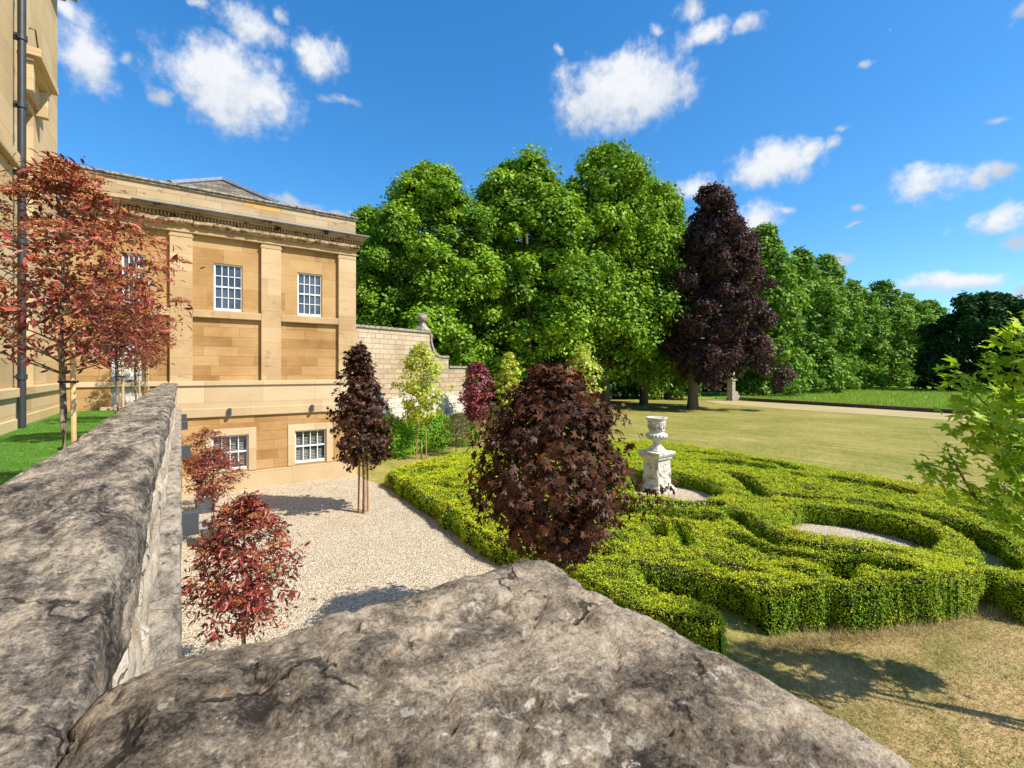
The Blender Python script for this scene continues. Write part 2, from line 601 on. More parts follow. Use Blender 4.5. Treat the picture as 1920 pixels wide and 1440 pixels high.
def lawn_mat():
    b = NB('mown_lawn')
    p = b.pos()
    sep = b.n('ShaderNodeSeparateXYZ')
    b.l(p, sep.inputs[0])
    big = b.noise(p, .16, 5, .6)
    mid = b.noise(p, 1.1, 5, .65)
    fine = b.noise(p, 16, 4, .7)
    mid2 = b.noise(p, 4.5, 5, .72)
    row = b.noise(b.scale(p, (2.6, .22, 1)), 1, 5, .6)        # mower lines along the lawn
    t = b.math('ADD', b.math('MULTIPLY', big, .55), b.math('ADD', b.math('MULTIPLY', mid, .35), b.math('ADD', b.math('MULTIPLY', row, .75), b.math('ADD', b.math('MULTIPLY', mid2, .8), b.math('MULTIPLY_ADD', fine, .7, -1.1)))))
    c = b.ramp(t, [(.18, (.10, .125, .022)), (.42, (.22, .21, .045)), (.60, (.34, .28, .085)), (.85, (.46, .35, .16))])
    # the trodden corner in front of the parterre is parched
    yy = b.rng(b.math('ADD', sep.outputs[1], b.math('MULTIPLY', mid, 1.6)), 3.2, 5.2, 1, 0)
    xx = b.rng(sep.outputs[0], 26, 32, 1, 0)
    dry = b.math('MULTIPLY', yy, xx)
    dcol = b.ramp(b.math('ADD', b.math('MULTIPLY', mid, .8), b.math('MULTIPLY_ADD', fine, .5, -.15)), [(.3, (.12, .13, .03)), (.46, (.27, .22, .08)), (.62, (.46, .32, .16)), (.85, (.6, .44, .26))])
    c = b.mix(dry, c, dcol)
    # far fields go a plain green
    far = b.rng(b.math('ADD', sep.outputs[0], b.math('MULTIPLY', big, 4)), 70, 74)
    c = b.mix(far, c, b.ramp(t, [(.2, (.11, .19, .02)), (.5, (.2, .29, .035)), (.8, (.3, .34, .06))]))
    return b.principled(c, .95, b.bump(b.math('ADD', fine, row), .6, .05), .1)


M['lawn'] = lawn_mat()


def path_mat():
    b = NB('worn_path')
    p = b.pos()
    n = b.noise(b.scale(p, (1.4, .12, 1)), 1, 5, .6)
    f = b.noise(p, 7, 5, .7)
    t = b.math('ADD', b.math('MULTIPLY', n, .8), b.math('MULTIPLY_ADD', f, .5, -.2))
    c = b.ramp(t, [(.25, (.24, .22, .07)), (.45, (.42, .33, .17)), (.75, (.56, .45, .28))])
    return b.principled(c, .95, None, .1)


M['path'] = path_mat()


def turf_mat():
    b = NB('artificial_turf')
    p = b.pos()
    n = b.noise(p, 2.2, 5, .6)
    f = b.noise(p, 60, 4, .7)
    t = b.math('ADD', b.math('MULTIPLY', n, .5), b.math('MULTIPLY_ADD', f, .7, -.1))
    c = b.ramp(t, [(.3, (.03, .095, .010)), (.5, (.08, .22, .022)), (.75, (.17, .33, .05))])
    return b.principled(c, .8, b.bump(f, .9, .03), .2)


M['turf'] = turf_mat()

# leaves -----------------------------------------------------------
M['lime_leaf'] = leaf_mat('lime_leaves', [(0, (.05, .13, .006)), (.45, (.17, .31, .012)), (.8, (.33, .48, .02)), (1, (.48, .58, .03))], .27, .03, .5, (1.0, 1.0, .5))
M['avenue_leaf'] = leaf_mat('avenue_leaves', [(0, (.06, .14, .012)), (.5, (.17, .31, .025)), (1, (.35, .47, .05))], .28, .03, .5, (1, 1, .5))
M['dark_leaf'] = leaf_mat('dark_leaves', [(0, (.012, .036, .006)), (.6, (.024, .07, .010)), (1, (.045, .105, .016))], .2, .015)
M['beech_leaf'] = leaf_mat('copper_beech_leaves', [(0, (.03, .017, .016)), (.5, (.08, .040, .036)), (.9, (.145, .074, .062)), (1, (.2, .10, .07))], .25, .02)
M['maple_dark'] = leaf_mat('purple_maple_leaves', [(0, (.022, .011, .008)), (.5, (.068, .032, .019)), (.85, (.15, .066, .034)), (1, (.27, .09, .02))], .28, .02, .42, (1, .45, .2))
M['maple_red'] = leaf_mat('red_maple_leaves', [(0, (.09, .010, .014)), (.5, (.24, .022, .032)), (1, (.42, .05, .055))], .3, .07)
M['maple_green'] = leaf_mat('green_maple_leaves', [(0, (.14, .32, .012)), (.5, (.36, .54, .03)), (1, (.68, .74, .10))], .5, .03, .45, (1, 1, .5))
M['maple_yellow'] = leaf_mat('golden_maple_leaves', [(0, (.22, .32, .012)), (.5, (.46, .52, .025)), (1, (.68, .66, .07))], .45, .05, .5, (1, 1, .4))
M['photinia'] = leaf_mat('photinia_leaves', [(0, (.04, .07, .012)), (.14, (.08, .05, .02)), (.32, (.11, .022, .016)), (.65, (.31, .055, .036)), (.9, (.44, .11, .07)), (.97, (.48, .17, .10)), (1, (.13, .2, .02))], .25, .05, .4, (1, .4, .3))
M['photinia_flower'] = leaf_mat('photinia_buds', [(0, (.24, .07, .03)), (.5, (.44, .16, .06)), (1, (.56, .28, .12))], .2, .02)
M['photinia_green'] = leaf_mat('photinia_green', [(0, (.05, .08, .01)), (.5, (.14, .12, .02)), (1, (.28, .12, .03))], .3, .08)
M['laurel'] = leaf_mat('laurel_leaves', [(0, (.07, .22, .008)), (.5, (.2, .44, .012)), (1, (.5, .66, .03))], .38, .04, .45, (1, 1, .4))
M['box_leaf'] = leaf_mat('box_hedge_leaves', [(0, (.10, .24, .006)), (.3, (.33, .46, .008)), (.65, (.67, .69, .012)), (.96, (.76, .72, .02)), (1, (.66, .40, .04))], .24, .02, .6, (1, 1, .4))
M['grass_blade'] = leaf_mat('grass_blades', [(0, (.10, .14, .02)), (.35, (.22, .22, .05)), (.7, (.42, .32, .14)), (1, (.62, .48, .28))], .3, .03)
M['meadow_blade'] = leaf_mat('meadow_blades', [(0, (.13, .26, .015)), (.6, (.28, .44, .03)), (1, (.5, .52, .1))], .4, .03)


# ------------------------------------------------------------------ object helpers
def tag(o, label=None, cat=None, group=None, kind=None):
    if label:
        o['label'] = label
    if cat:
        o['category'] = cat
    if group:
        o['group'] = group
    if kind:
        o['kind'] = kind
    return o


def thing(name, loc, label, cat, group=None):
    o = bpy.data.objects.new(name, None)
    o.empty_display_size = .3
    o.location = loc
    COL.objects.link(o)
    return tag(o, label, cat, group)


def wpos(o):
    v = Vector((0, 0, 0))
    while o is not None:
        v += o.location
        o = o.parent
    return v


def link(me, name, mats, parent=None, local=False):
    """mesh vertices are in world space unless local; shift them under the parent's base"""
    o = bpy.data.objects.new(name, me)
    for m in (mats if isinstance(mats, (list, tuple)) else [mats]):
        me.materials.append(m)
    COL.objects.link(o)
    if parent is not None:
        o.parent = parent
        if not local:
            b = wpos(parent)
            if b.length > 0:
                me.transform(Matrix.Translation(-b))
    return o


def np_mesh(name, V, loops, starts, rnd=None, midx=None, smooth=False):
    me = bpy.data.meshes.new(name)
    V = np.asarray(V, dtype=np.float32)
    loops = np.asarray(loops, dtype=np.int32)
    starts = np.asarray(starts, dtype=np.int32)
    me.vertices.add(len(V))
    me.vertices.foreach_set('co', V.ravel())
    me.loops.add(len(loops))
    me.loops.foreach_set('vertex_index', loops)
    me.polygons.add(len(starts))
    me.polygons.foreach_set('loop_start', starts)
    if midx is not None:
        me.polygons.foreach_set('material_index', np.asarray(midx, dtype=np.int32))
    me.polygons.foreach_set('use_smooth', np.full(len(starts), smooth))
    me.update(calc_edges=True)
    if rnd is not None:
        a = me.attributes.new('rnd', 'FLOAT', 'FACE')
        a.data.foreach_set('value', np.asarray(rnd, dtype=np.float32))
    return me


class MB:
    """collects simple shapes into one mesh"""
    def __init__(s):
        s.v, s.f, s.m = [], [], []

    def poly(s, pts, m=0):
        k = len(s.v)
        s.v += [tuple(p) for p in pts]
        s.f.append(tuple(range(k, k + len(pts))))
        s.m.append(m)

    def box(s, x0, x1, y0, y1, z0, z1, m=0):
        k = len(s.v)
        s.v += [(x0, y0, z0), (x1, y0, z0), (x1, y1, z0), (x0, y1, z0), (x0, y0, z1), (x1, y0, z1), (x1, y1, z1), (x0, y1, z1)]
        for q in ((0, 3, 2, 1), (4, 5, 6, 7), (0, 1, 5, 4), (1, 2, 6, 5), (2, 3, 7, 6), (3, 0, 4, 7)):
            s.f.append(tuple(k + i for i in q))
            s.m.append(m)
        return s

    def tube(s, pts, rad, n=8, m=0, cap=True):
        pts = [Vector(p) for p in pts]
        rings = []
        for i, p in enumerate(pts):
            d = (pts[min(i + 1, len(pts) - 1)] - pts[max(i - 1, 0)]).normalized()
            a = d.cross(Vector((0, 0, 1)))
            if a.length < 1e-3:
                a = Vector((1, 0, 0))
            a.normalize()
            b = d.cross(a)
            r = rad[i] if isinstance(rad, (list, tuple)) else rad
            k = len(s.v)
            for j in range(n):
                t = 2 * math.pi * j / n
                s.v.append(tuple(p + a * (r * math.cos(t)) + b * (r * math.sin(t))))
            rings.append(k)
        for a, b in zip(rings, rings[1:]):
            for j in range(n):
                s.f.append((a + j, a + (j + 1) % n, b + (j + 1) % n, b + j))
                s.m.append(m)
        if cap:
            s.f.append(tuple(rings[0] + j for j in range(n))[::-1])
            s.f.append(tuple(rings[-1] + j for j in range(n)))
            s.m += [m, m]
        return s

    def lathe(s, prof, c, n=24, m=0, square=False, rot=0., flute=None):
        rings = []
        for r, z in prof:
            k = len(s.v)
            for j in range(n):
                t = 2 * math.pi * (j + .5) / n + rot
                rr = r
                if square:
                    rr = r / max(abs(math.cos(t - rot)), abs(math.sin(t - rot)))
                if flute and flute[0] <= z - c[2] <= flute[1]:
                    rr = r * (1 + .07 * math.cos(flute[2] * t))
                s.v.append((c[0] + rr * math.cos(t), c[1] + rr * math.sin(t), c[2] + z if not flute else z + 0 * c[2]))
            rings.append(k)
        for a, b in zip(rings, rings[1:]):
            for j in range(n):
                s.f.append((a + j, a + (j + 1) % n, b + (j + 1) % n, b + j))
                s.m.append(m)
        s.f.append(tuple(rings[0] + j for j in range(n))[::-1])
        s.f.append(tuple(rings[-1] + j for j in range(n)))
        s.m += [m, m]
        return s

    def build(s, name, mats, parent=None, bevel=0., smooth=False, local=False):
        me = bpy.data.meshes.new(name)
        me.from_pydata(s.v, [], s.f)
        me.polygons.foreach_set('material_index', s.m)
        if smooth:
            me.polygons.foreach_set('use_smooth', [True] * len(s.f))
        me.update()
        o = link(me, name, mats, parent, local)
        if bevel:
            b = o.modifiers.new('edge', 'BEVEL')
            b.width = bevel
            b.segments = 2
            b.limit_method = 'ANGLE'
        return o


# ---- vectorised value noise for real relief
def vnoise(P, scale, seed=0):
    Q = np.asarray(P) * scale
    I = np.floor(Q).astype(np.int64)
    F = Q - I
    F = F * F * (3 - 2 * F)

    def h(i, j, k):
        n = (i * 374761393 + j * 668265263 + k * 2147483647 + seed * 974634777) & 0xffffffff
        n = ((n ^ (n >> 13)) * 1274126177) & 0xffffffff
        n = n ^ (n >> 16)
        return (n & 0xffff) / 65535.0
    out = 0
    for a in (0, 1):
        for b in (0, 1):
            for c in (0, 1):
                w = (F[..., 0] if a else 1 - F[..., 0]) * (F[..., 1] if b else 1 - F[..., 1]) * (F[..., 2] if c else 1 - F[..., 2])
                out = out + w * h(I[..., 0] + a, I[..., 1] + b, I[..., 2] + c)
    return out


def fbm(P, scale, oct=5, seed=0, gain=.5):
    a, s, t, w = 1., scale, 0, 0
    for i in range(oct):
        t = t + a * (vnoise(P, s, seed + i) - .5)
        w += a
        a *= gain
        s *= 2.03
    return t / w * 2


def unit(v):
    return v / np.maximum(np.linalg.norm(v, axis=-1, keepdims=True), 1e-9)


# ---- leaf clouds
T_QUAD = (np.array([(0, 0, 0), (.5, .32, .05), (1, 0, -.06), (.5, -.32, .05)]), [(0, 1, 2, 3)])
T_TRI2 = (np.array([(0, -.1, 0), (.1, .42, .04), (.62, .38, .0), (1, 0, -.08), (.7, -.4, .02)]), [(0, 4, 3, 2, 1)])
T_LANCE = (np.array([(0, 0, 0), (.28, .14, .05), (.66, .15, .03), (1, 0, -.12), (.66, -.15, .03), (.28, -.14, .05), (.5, 0, -.02)]), [(0, 6, 2, 1), (6, 3, 2), (0, 5, 4, 6), (6, 4, 3)])


def maple_template():
    pts = [(-.02, 0)]
    tips = [(-105, .55), (-52, .86), (0, 1.0), (52, .86), (105, .55)]
    seq = []
    for i, (a, r) in enumerate(tips):
        t = R(a)
        # each lobe: shoulder, tip, shoulder
        for da, rr in ((-13, r * .62), (-6, r * .74), (0, r), (6, r * .74), (13, r * .62)):
            seq.append((R(a + da), rr))
        if i < 4:
            seq.append((R(a + 26), .36))
    P = [(-.05, 0, 0)] + [(r * math.cos(t), r * math.sin(t), -.16 * r * r) for t, r in seq]
    return np.array(P), [tuple(range(len(P)))]


T_MAPLE = maple_template()
T_MAPLE_S = (np.array([(0, 0, 0), (-.1, .45, -.05), (.32, .3, 0), (.55, .62, -.1), (.55, .2, 0), (1, 0, -.15), (.55, -.2, 0), (.55, -.62, -.1), (.32, -.3, 0), (-.1, -.45, -.05)]), [tuple(range(10))])


def leaf_arrays(C, Nrm, size, tpl, r, droop=0., dirs=None):
    """leaves at C facing Nrm; returns verts, loops, starts"""
    n = len(C)
    Nrm = unit(Nrm)
    if dirs is None:
        dirs = r.normal(size=(n, 3))
        dirs[:, 2] -= droop
    D = unit(dirs - (dirs * Nrm).sum(1, keepdims=True) * Nrm)
    W = np.cross(Nrm, D)
    T, F = tpl
    sz = np.broadcast_to(np.asarray(size, dtype=float), (n,))[:, None, None]
    V = C[:, None, :] + sz * (T[None, :, 0:1] * D[:, None, :] + T[None, :, 1:2] * W[:, None, :] + T[None, :, 2:3] * Nrm[:, None, :])
    k = len(T)
    base = (np.arange(n) * k)[:, None]
    fl = np.concatenate([np.array(f) for f in F])
    loops = (base + fl[None, :]).ravel()
    lens = np.array([len(f) for f in F])
    offs = np.concatenate([[0], np.cumsum(lens)[:-1]])
    starts = ((np.arange(n) * lens.sum())[:, None] + offs[None, :]).ravel()
    return V.reshape(-1, 3), loops, starts, len(F)


def leaf_mesh(name, C, Nrm, size, tpl, r, rnd=None, droop=0., dirs=None):
    V, lo, st, nf = leaf_arrays(C, Nrm, size, tpl, r, droop, dirs)
    if rnd is None:
        rnd = r.random(len(C))
    return np_mesh(name, V, lo, st, np.repeat(rnd, nf))


def rand_dirs(n, r):
    return unit(r.normal(size=(n, 3)))


def clump_cloud(cents, rads, outward, per, r, flat=.8, up=.5, shell=(.55, 1.05), jitter=.6):
    """leaf points over the outer shell of many foliage clumps"""
    C, Nn, B = [], [], []
    for c, rc, o, k in zip(cents, rads, outward, per):
        k = int(k)
        nt = max(5, int(9 + 9 * rc))
        td = rand_dirs(nt * 3, r)
        td = td[(td @ unit(o + np.array([0, 0, .55]))) > -.3][:nt]
        tr = .62 + .5 * r.random(len(td)) + .42 * r.random(len(td)) * (r.random(len(td)) < .2)
        pick = r.integers(0, len(td), k)
        d = unit(td[pick] + r.normal(size=(k, 3)) * .24)
        rr = rc * (tr[pick] + (shell[1] - shell[0]) * .22 * r.normal(size=k))
        lump = 1 + .3 * fbm(d * 1.7 + c[None, :], 1.0, 3, 3) + .06 * np.abs(r.normal(size=k))
        p = c + d * (rr * lump)[:, None] * np.array([1, 1, flat])
        p[:, 2] -= .12 * rc * r.random(k) ** 2
        C.append(p)
        Nn.append(d * .8 + np.array([0, 0, up]) + r.normal(size=d.shape) * jitter * .75)
        B.append(np.full(len(d), r.random()))
    return np.concatenate(C), np.concatenate(Nn), np.concatenate(B)


# ------------------------------------------------------------------ ground, terrace, sheets
def sheet(name, pts, z, mat, kind='structure'):
    me = bpy.data.meshes.new(name)
    me.from_pydata([(x, y, z) for x, y in pts], [], [tuple(range(len(pts)))])
    me.update()
    if me.polygons[0].normal.z < 0:
        me.flip_normals()
    o = link(me, name, mat)
    o['kind'] = kind
    return o


sheet('ground', [(-1500, -1500), (3000, -1500), (3000, 2500), (-1500, 2500)], 0, M['lawn'])
sheet('gravel_court', [(-.3, .9), (5.2, .9), (5.7, 3.2), (5.95, 8), (6.3, 14), (6.45, 17), (6.35, 18.4), (6.2, 20.35), (6.2, 20.8), (-.3, 20.8)], .004, M['gravel'])
sheet('path', [(56, -60), (57, -10), (57.6, 14), (58, 26), (60, 36), (64, 41), (67.4, 41), (66.8, 14), (66, -20), (65, -60)], .006, M['path'])
# terrace: raised artificial lawn between house and parapet
tb = MB()
tb.box(-3.5, -.5, -6, 20.9, -.2, 3.19)
o = tb.build('terrace_lawn', M['turf'])
o['kind'] = 'structure'
pv = thing('paving_slab', (-1.05, 7, 3.19), 'pale stone paving strip at the foot of the grey parapet', 'paving')
MB().box(-1.6, -.57, 3.2, 8.3, 3.194, 3.26).build('slab', M['paving'], pv, .008)

# ------------------------------------------------------------------ the mansion wing
Wg = thing('mansion_wing', (2, 22, 0), 'honey sandstone wing with pilasters, sash windows and a long cornice', 'building')
PAN = FAC + .15                     # recessed wall panels
XL, XR = -3.3, fx(667)
DEPTH = 24.2


def wall_sheet(mb, x0, x1, z0, z1, y, holes, rev=.16):
    xs = sorted({x0, x1, *[h[0] for h in holes], *[h[1] for h in holes]})
    zs = sorted({z0, z1, *[h[2] for h in holes], *[h[3] for h in holes]})
    for a, b in zip(xs, xs[1:]):
        for c, d in zip(zs, zs[1:]):
            if any(h[0] <= (a + b) / 2 <= h[1] and h[2] <= (c + d) / 2 <= h[3] for h in holes):
                continue
            mb.poly([(a, y, c), (b, y, c), (b, y, d), (a, y, d)])
    for a, b, c, d in holes:
        mb.poly([(a, y, c), (a, y, d), (a, y + rev, d), (a, y + rev, c)])
        mb.poly([(b, y, d), (b, y, c), (b, y + rev, c), (b, y + rev, d)])
        mb.poly([(a, y, d), (b, y, d), (b, y + rev, d), (a, y + rev, d)])
        mb.poly([(b, y, c), (a, y, c), (a, y + rev, c), (b, y + rev, c)])


def sash(parent, x0, x1, z0, z1, y, cols=4, rows=4, blind=False):
    """white sash window: frame and bars, panes behind, optional blinds"""
    mb = MB()
    t, b = .055, .026
    mb.box(x0, x0 + t, y - .03, y + .03, z0, z1)
    mb.box(x1 - t, x1, y - .03, y + .03, z0, z1)
    mb.box(x0 + t, x1 - t, y - .03, y + .03, z1 - t, z1)
    mb.box(x0 + t, x1 - t, y - .045, y + .03, z0, z0 + t * 1.7)
    ix0, ix1, iz0, iz1 = x0 + t, x1 - t, z0 + t * 1.7, z1 - t
    for i in range(1, cols):
        x = ix0 + (ix1 - ix0) * i / cols
        mb.box(x - b / 2, x + b / 2, y - .02, y + .02, iz0, iz1)
    for i in range(1, rows):
        z = iz0 + (iz1 - iz0) * i / rows
        hb = b * (1.0 if i == rows // 2 else .5)
        mb.box(ix0, ix1, y - (.034 if i == rows // 2 else .017), y + .017, z - hb, z + hb)
    w = mb.build('window', M['white_paint'], parent, .004)
    MB().box(ix0, ix1, y + .022, y + .028, iz0, iz1).build('pane', M['glass'] if not blind else M['clear'], w)
    if blind:
        s = MB()
        z = iz0 + .02
        while z < iz1 - .02:
            s.poly([(ix0 + .02, y + .075, z), (ix1 - .02, y + .075, z), (ix1 - .02, y + .10, z + .028), (ix0 + .02, y + .10, z + .028)])
            z += .062
        s.build('blind', M['blind'], w)
    return w


def clear_glass():
    b = NB('clear_glass')
    t = b.n('ShaderNodeBsdfTransparent')
    t.inputs[0].default_value = (.86, .88, .9, 1)
    g = b.n('ShaderNodeBsdfGlossy')
    g.inputs['Roughness'].default_value = .03
    m = b.n('ShaderNodeMixShader')
    m.inputs[0].default_value = .08
    b.l(t.outputs[0], m.inputs[1])
    b.l(g.outputs[0], m.inputs[2])
    b.l(m.outputs[0], b.out.inputs['Surface'])
    return b.m


M['clear'] = clear_glass()
W = [(fx(228, PAN), fx(273, PAN), 6.75, 8.75), (fx(401, PAN), fx(455, PAN), fz(428, 583, PAN), fz(428, 495, PAN)), (fx(558, PAN), fx(604, PAN), fz(580, 593, PAN), fz(580, 513, PAN))]
zs0 = (W[1][2] + W[2][2]) / 2
zs1 = (W[1][3] + W[2][3]) / 2
W = [(a, b, zs0, zs1) for a, b, c, d in W]
BW = [(fx(397), fx(466), fz(440, 880), fz(440, 816)), (fx(553), fx(612), fz(582, 868), fz(582, 806))]
zb0 = (BW[0][2] + BW[1][2]) / 2
zb1 = (BW[0][3] + BW[1][3]) / 2
BW = [(a, b, zb0, zb1) for a, b, c, d in BW]
DOOR = (fx(208, PAN), fx(270, PAN), 3.22, 5.55)
Z_STR, Z_ENT, Z_COR, Z_LEAD, Z_TOP = 4.12, 9.43, 9.85, 10.24, 11.1

wm = MB()
wu_ = MB()
wall_sheet(wu_, XL, XR - .02, zs0 - .2, Z_ENT + .02, PAN, W, .17)
wu_.build('upper_wall', M['wall_upper'], Wg)
wall_sheet(wm, XL, XR - .02, Z_STR - .17, zs0 - .2, PAN, [(DOOR[0], DOOR[1], Z_STR - .17, DOOR[3])], .17)
wall_sheet(wm, XL, -.35, 3.0, Z_STR - .17, PAN, [(DOOR[0], DOOR[1], DOOR[2], Z_STR - .17)], .17)
wm.build('wall', M['wall_warm'], Wg)
bm_ = MB()
wall_sheet(bm_, -.35, XR, -.1, 2.82, FAC, BW, .2)
bm_.build('basement_wall', M['wall_warm'], Wg)
MB().box(XR - .3, XR - .003, PAN + .01, DEPTH, -.1, Z_ENT).build('side_wall', M['side'], Wg)
MB().box(-.35, XR + .001, FAC - .005, PAN + .2, 3.1, Z_STR - .16).build('dado', M['pale_band'], Wg)
dk = MB()
dk.box(XL - .05, XR - .32, PAN + .6, PAN + .65, 0, 9.6)
dk.box(XL, XR - .32, DEPTH - .1, DEPTH, 0, 9.6)
for a, b, c, d in BW:
    dk.box(a - .1, b + .1, FAC + .28, FAC + .3, c - .1, d + .1)
dk.build('interior', M['dark_room'], Wg)
# pilasters
for xa, xb in ((318, 361), (490, 527), (635, 667.5)):
    mb = MB()
    a, b = fx(xa), fx(xb)
    mb.box(a, b, FAC, PAN + .01, Z_STR, Z_ENT + .01)
    mb.box(a - .03, b + (.03 if xb < 660 else 0), FAC - .02, PAN + .01, Z_ENT - .17, Z_ENT - .09)
    mb.build('pilaster', M['pilaster'], Wg, .012)
# string courses
MB().box(XL, -.36, PAN - .06, PAN + .1, Z_STR - .17, Z_STR).box(-.36, XR + .02, FAC - .07, PAN + .1, Z_STR - .17, Z_STR).build('string_course', M['pale_band'], Wg, .02)
MB().box(-.36, XR + .02, FAC - .09, PAN + .1, 2.8, 3.12).build('string_course', M['pale_band'], Wg, .02)
MB().box(-.36, XR + .03, FAC - .06, FAC + .1, -.1, fz(582, 871)).build('plinth', M['pale_band'], Wg, .01)
# window surrounds below
for i, (a, b, c, d) in enumerate(BW):
    s = MB()
    t = .26
    s.box(a - t, a - .002, FAC - .03, FAC + .1, c - .06, d + t)
    s.box(b + .002, b + t, FAC - .03, FAC + .1, c - .06, d + t)
    s.box(a - .002, b + .002, FAC - .03, FAC + .1, d + .002, d + t)
    s.build('window_surround', M['pale_band'], Wg, .008)
    sash(Wg, a, b, c, d, FAC + .12, 4, 2, True)
for a, b, c, d in W:
    sash(Wg, a, b, c, d, PAN + .1)
# sill bands between pilasters
for xa, xb in ((112, 318), (361, 490), (527, 635)):
    MB().box(fx(xa) + .002, fx(xb) - .002, FAC + .0, PAN + .1, zs0 - .30, zs0 - .03).build('sill', M['pilaster'], Wg, .02)
# entablature: architrave, ragged moulding, cornice with dentils, lead, blocking course
ar = MB()
ar.box(-3.2, XR + .02, FAC - .04, PAN + .3, Z_ENT, Z_ENT + .2)
ar.box(-3.2, XR + .05, FAC - .08, PAN + .3, Z_ENT + .201, Z_ENT + .30)
ar.box(-3.2, XR + .0, FAC - .02, PAN + .3, Z_ENT + .301, Z_COR - .02)
ar.build('architrave', M['pilaster'], Wg, .015)


def eroded_ledge():
    """the worn, ragged moulding under the cornice"""
    n = 420
    xs = np.linspace(-3.15, XR + .1, n)
    ys, zsn = [], []
    P = np.stack([xs, xs * 0, xs * 0], 1)
    wear = np.clip((3.6 - xs) / 4, 0.2, 1)
    e = fbm(P, 2.2, 5, 11, .65) * wear
    e2 = fbm(P, 3.7, 5, 23, .7) * wear
    prof = [(0, Z_ENT + .20), (-.14, Z_ENT + .23), (-.24, Z_ENT + .31), (-.25, Z_ENT + .40), (-.1, Z_ENT + .45), (0, Z_ENT + .46)]
    V, F = [], []
    for i in range(n):
        for j, (dy, z) in enumerate(prof):
            k = 0 if j in (0, 5) else 1
            V.append((xs[i], FAC + dy + k * (.20 * max(0, e[i]) + .05 * e2[i]), z + k * .10 * e2[i]))
    for i in range(n - 1):
        for j in range(len(prof) - 1):
            a = i * len(prof) + j
            F.append((a, a + 1, a + 1 + len(prof), a + len(prof)))
    me = bpy.data.meshes.new('moulding')
    me.from_pydata(V, [], F)
    me.update()
    return link(me, 'moulding', M['worn'], Wg)


M['worn'] = rough_stone('eroded_moulding', (.028, .02, .015), (.44, .315, .18), (.60, .46, .29), white=.1, orange=.1, bump=1.0)
eroded_ledge()
co = MB()
XC = fx(248)
co.box(-3.15, XR + .30, FAC - .28, PAN + .3, Z_COR + .19, Z_COR + .25)
co.box(-3.15, XR + .36, FAC - .34, PAN + .3, Z_COR + .251, Z_COR + .33)
co.box(-3.15, XR + .42, FAC - .40, PAN + .3, Z_COR + .331, Z_LEAD - .02)
co.box(-3.15, XR + .08, FAC - .08, PAN + .3, Z_COR - .02, Z_COR + .189)
cor = co.build('cornice', M['worn2'] if 'worn2' in M else M['pilaster'], Wg, .012)
de = MB()
x = -2.9
while x < XR + .2:
    de.box(x, x + .055, FAC - .18, FAC - .079, Z_COR + .06, Z_COR + .188)
    x += .105
y = FAC
de.build('dentil_course', M['worn2'], cor)
MB().box(XC, XR + .46, FAC - .44, PAN + .35, Z_LEAD - .019, Z_LEAD + .03).build('lead_flashing', M['lead'], Wg, .01)
MB().box(-3.2, XR, FAC + .02, PAN + .5, Z_LEAD - .01, Z_TOP - .16).build('blocking_course', M['parapet_blocks'], Wg)
cp = MB()
cp.box(-3.2, XR + .06, FAC - .04, PAN + .55, Z_TOP - .159, Z_TOP - .08)
cp.box(-3.2, XR + .10, FAC - .09, PAN + .6, Z_TOP - .079, Z_TOP)
cp.build('coping', M['ledge'], Wg, .015)
# door
dm = MB()
y = PAN + .12
dm.box(DOOR[0], DOOR[1], y, y + .05, DOOR[2], DOOR[3])
dw = DOOR[1] - DOOR[0]
for (u0, u1, v0, v1) in ((.12, .44, .08, .3), (.56, .88, .08, .3), (.12, .88, .36, .62), (.12, .44, .68, .93), (.56, .88, .68, .93)):
    xa, xb = DOOR[0] + u0 * dw, DOOR[0] + u1 * dw
    za, zb = DOOR[2] + v0 * (DOOR[3] - DOOR[2]), DOOR[2] + v1 * (DOOR[3] - DOOR[2])
    for (p, q, r_, s_) in ((xa, xb, za, za + .03), (xa, xb, zb - .03, zb), (xa, xa + .03, za + .03, zb - .03), (xb - .03, xb, za + .03, zb - .03)):
        dm.box(p, q, y - .02, y - .001, r_, s_)
dr = dm.build('door', M['door_paint'], Wg, .004)
kn = MB()
xk, zk = fx(244, PAN), fz(244, 719, PAN)
ring = [(xk + .10 * math.cos(t), y - .03, zk + .10 * math.sin(t)) for t in np.linspace(0, 2 * math.pi, 25)]
kn.tube(ring, .035, 8)
kn.build('door_knocker', M['iron'], dr, smooth=True)
MB().box(DOOR[0] - .25, DOOR[1] + .45, PAN - .32, PAN - .001, 3.185, 3.3).build('doorstep', M['pale_band'], Wg, .015)
# roof behind the blocking course
ax, ad = on_row(416, 25.0)
az_ = HCAM + (HOR - 338) / FPX * ad
rx0, ry0 = on_row(318, 22.0)[0], 22.0
rx1, ry1 = on_row(506, 22.0)[0] + .3, 28.5
rz = HCAM + (HOR - 376) / FPX * on_row(506, 22.0)[1] - .1
rf = MB()
apex = (ax, 25.0, az_)
for p, q in (((rx0, ry0), (rx1, ry0)), ((rx1, ry0), (rx1, ry1)), ((rx1, ry1), (rx0, ry1)), ((rx0, ry1), (rx0, ry0))):
    rf.poly([(p[0], p[1], rz), (q[0], q[1], rz), apex])
roof = rf.build('roof', M['slate'], Wg)
hp = MB()
for p in ((rx0, ry0), (rx1, ry0), (rx1, ry1), (rx0, ry1)):
    hp.tube([(p[0], p[1], rz + .05), (ax, 25.0, az_ + .05)], .12, 6)
hp.build('hip_flashing', M['lead'], roof)
MB().box(XL, XR - .31, 20.95, DEPTH - .12, 9.7, 9.8).build('flat_roof', M['lead'], Wg)

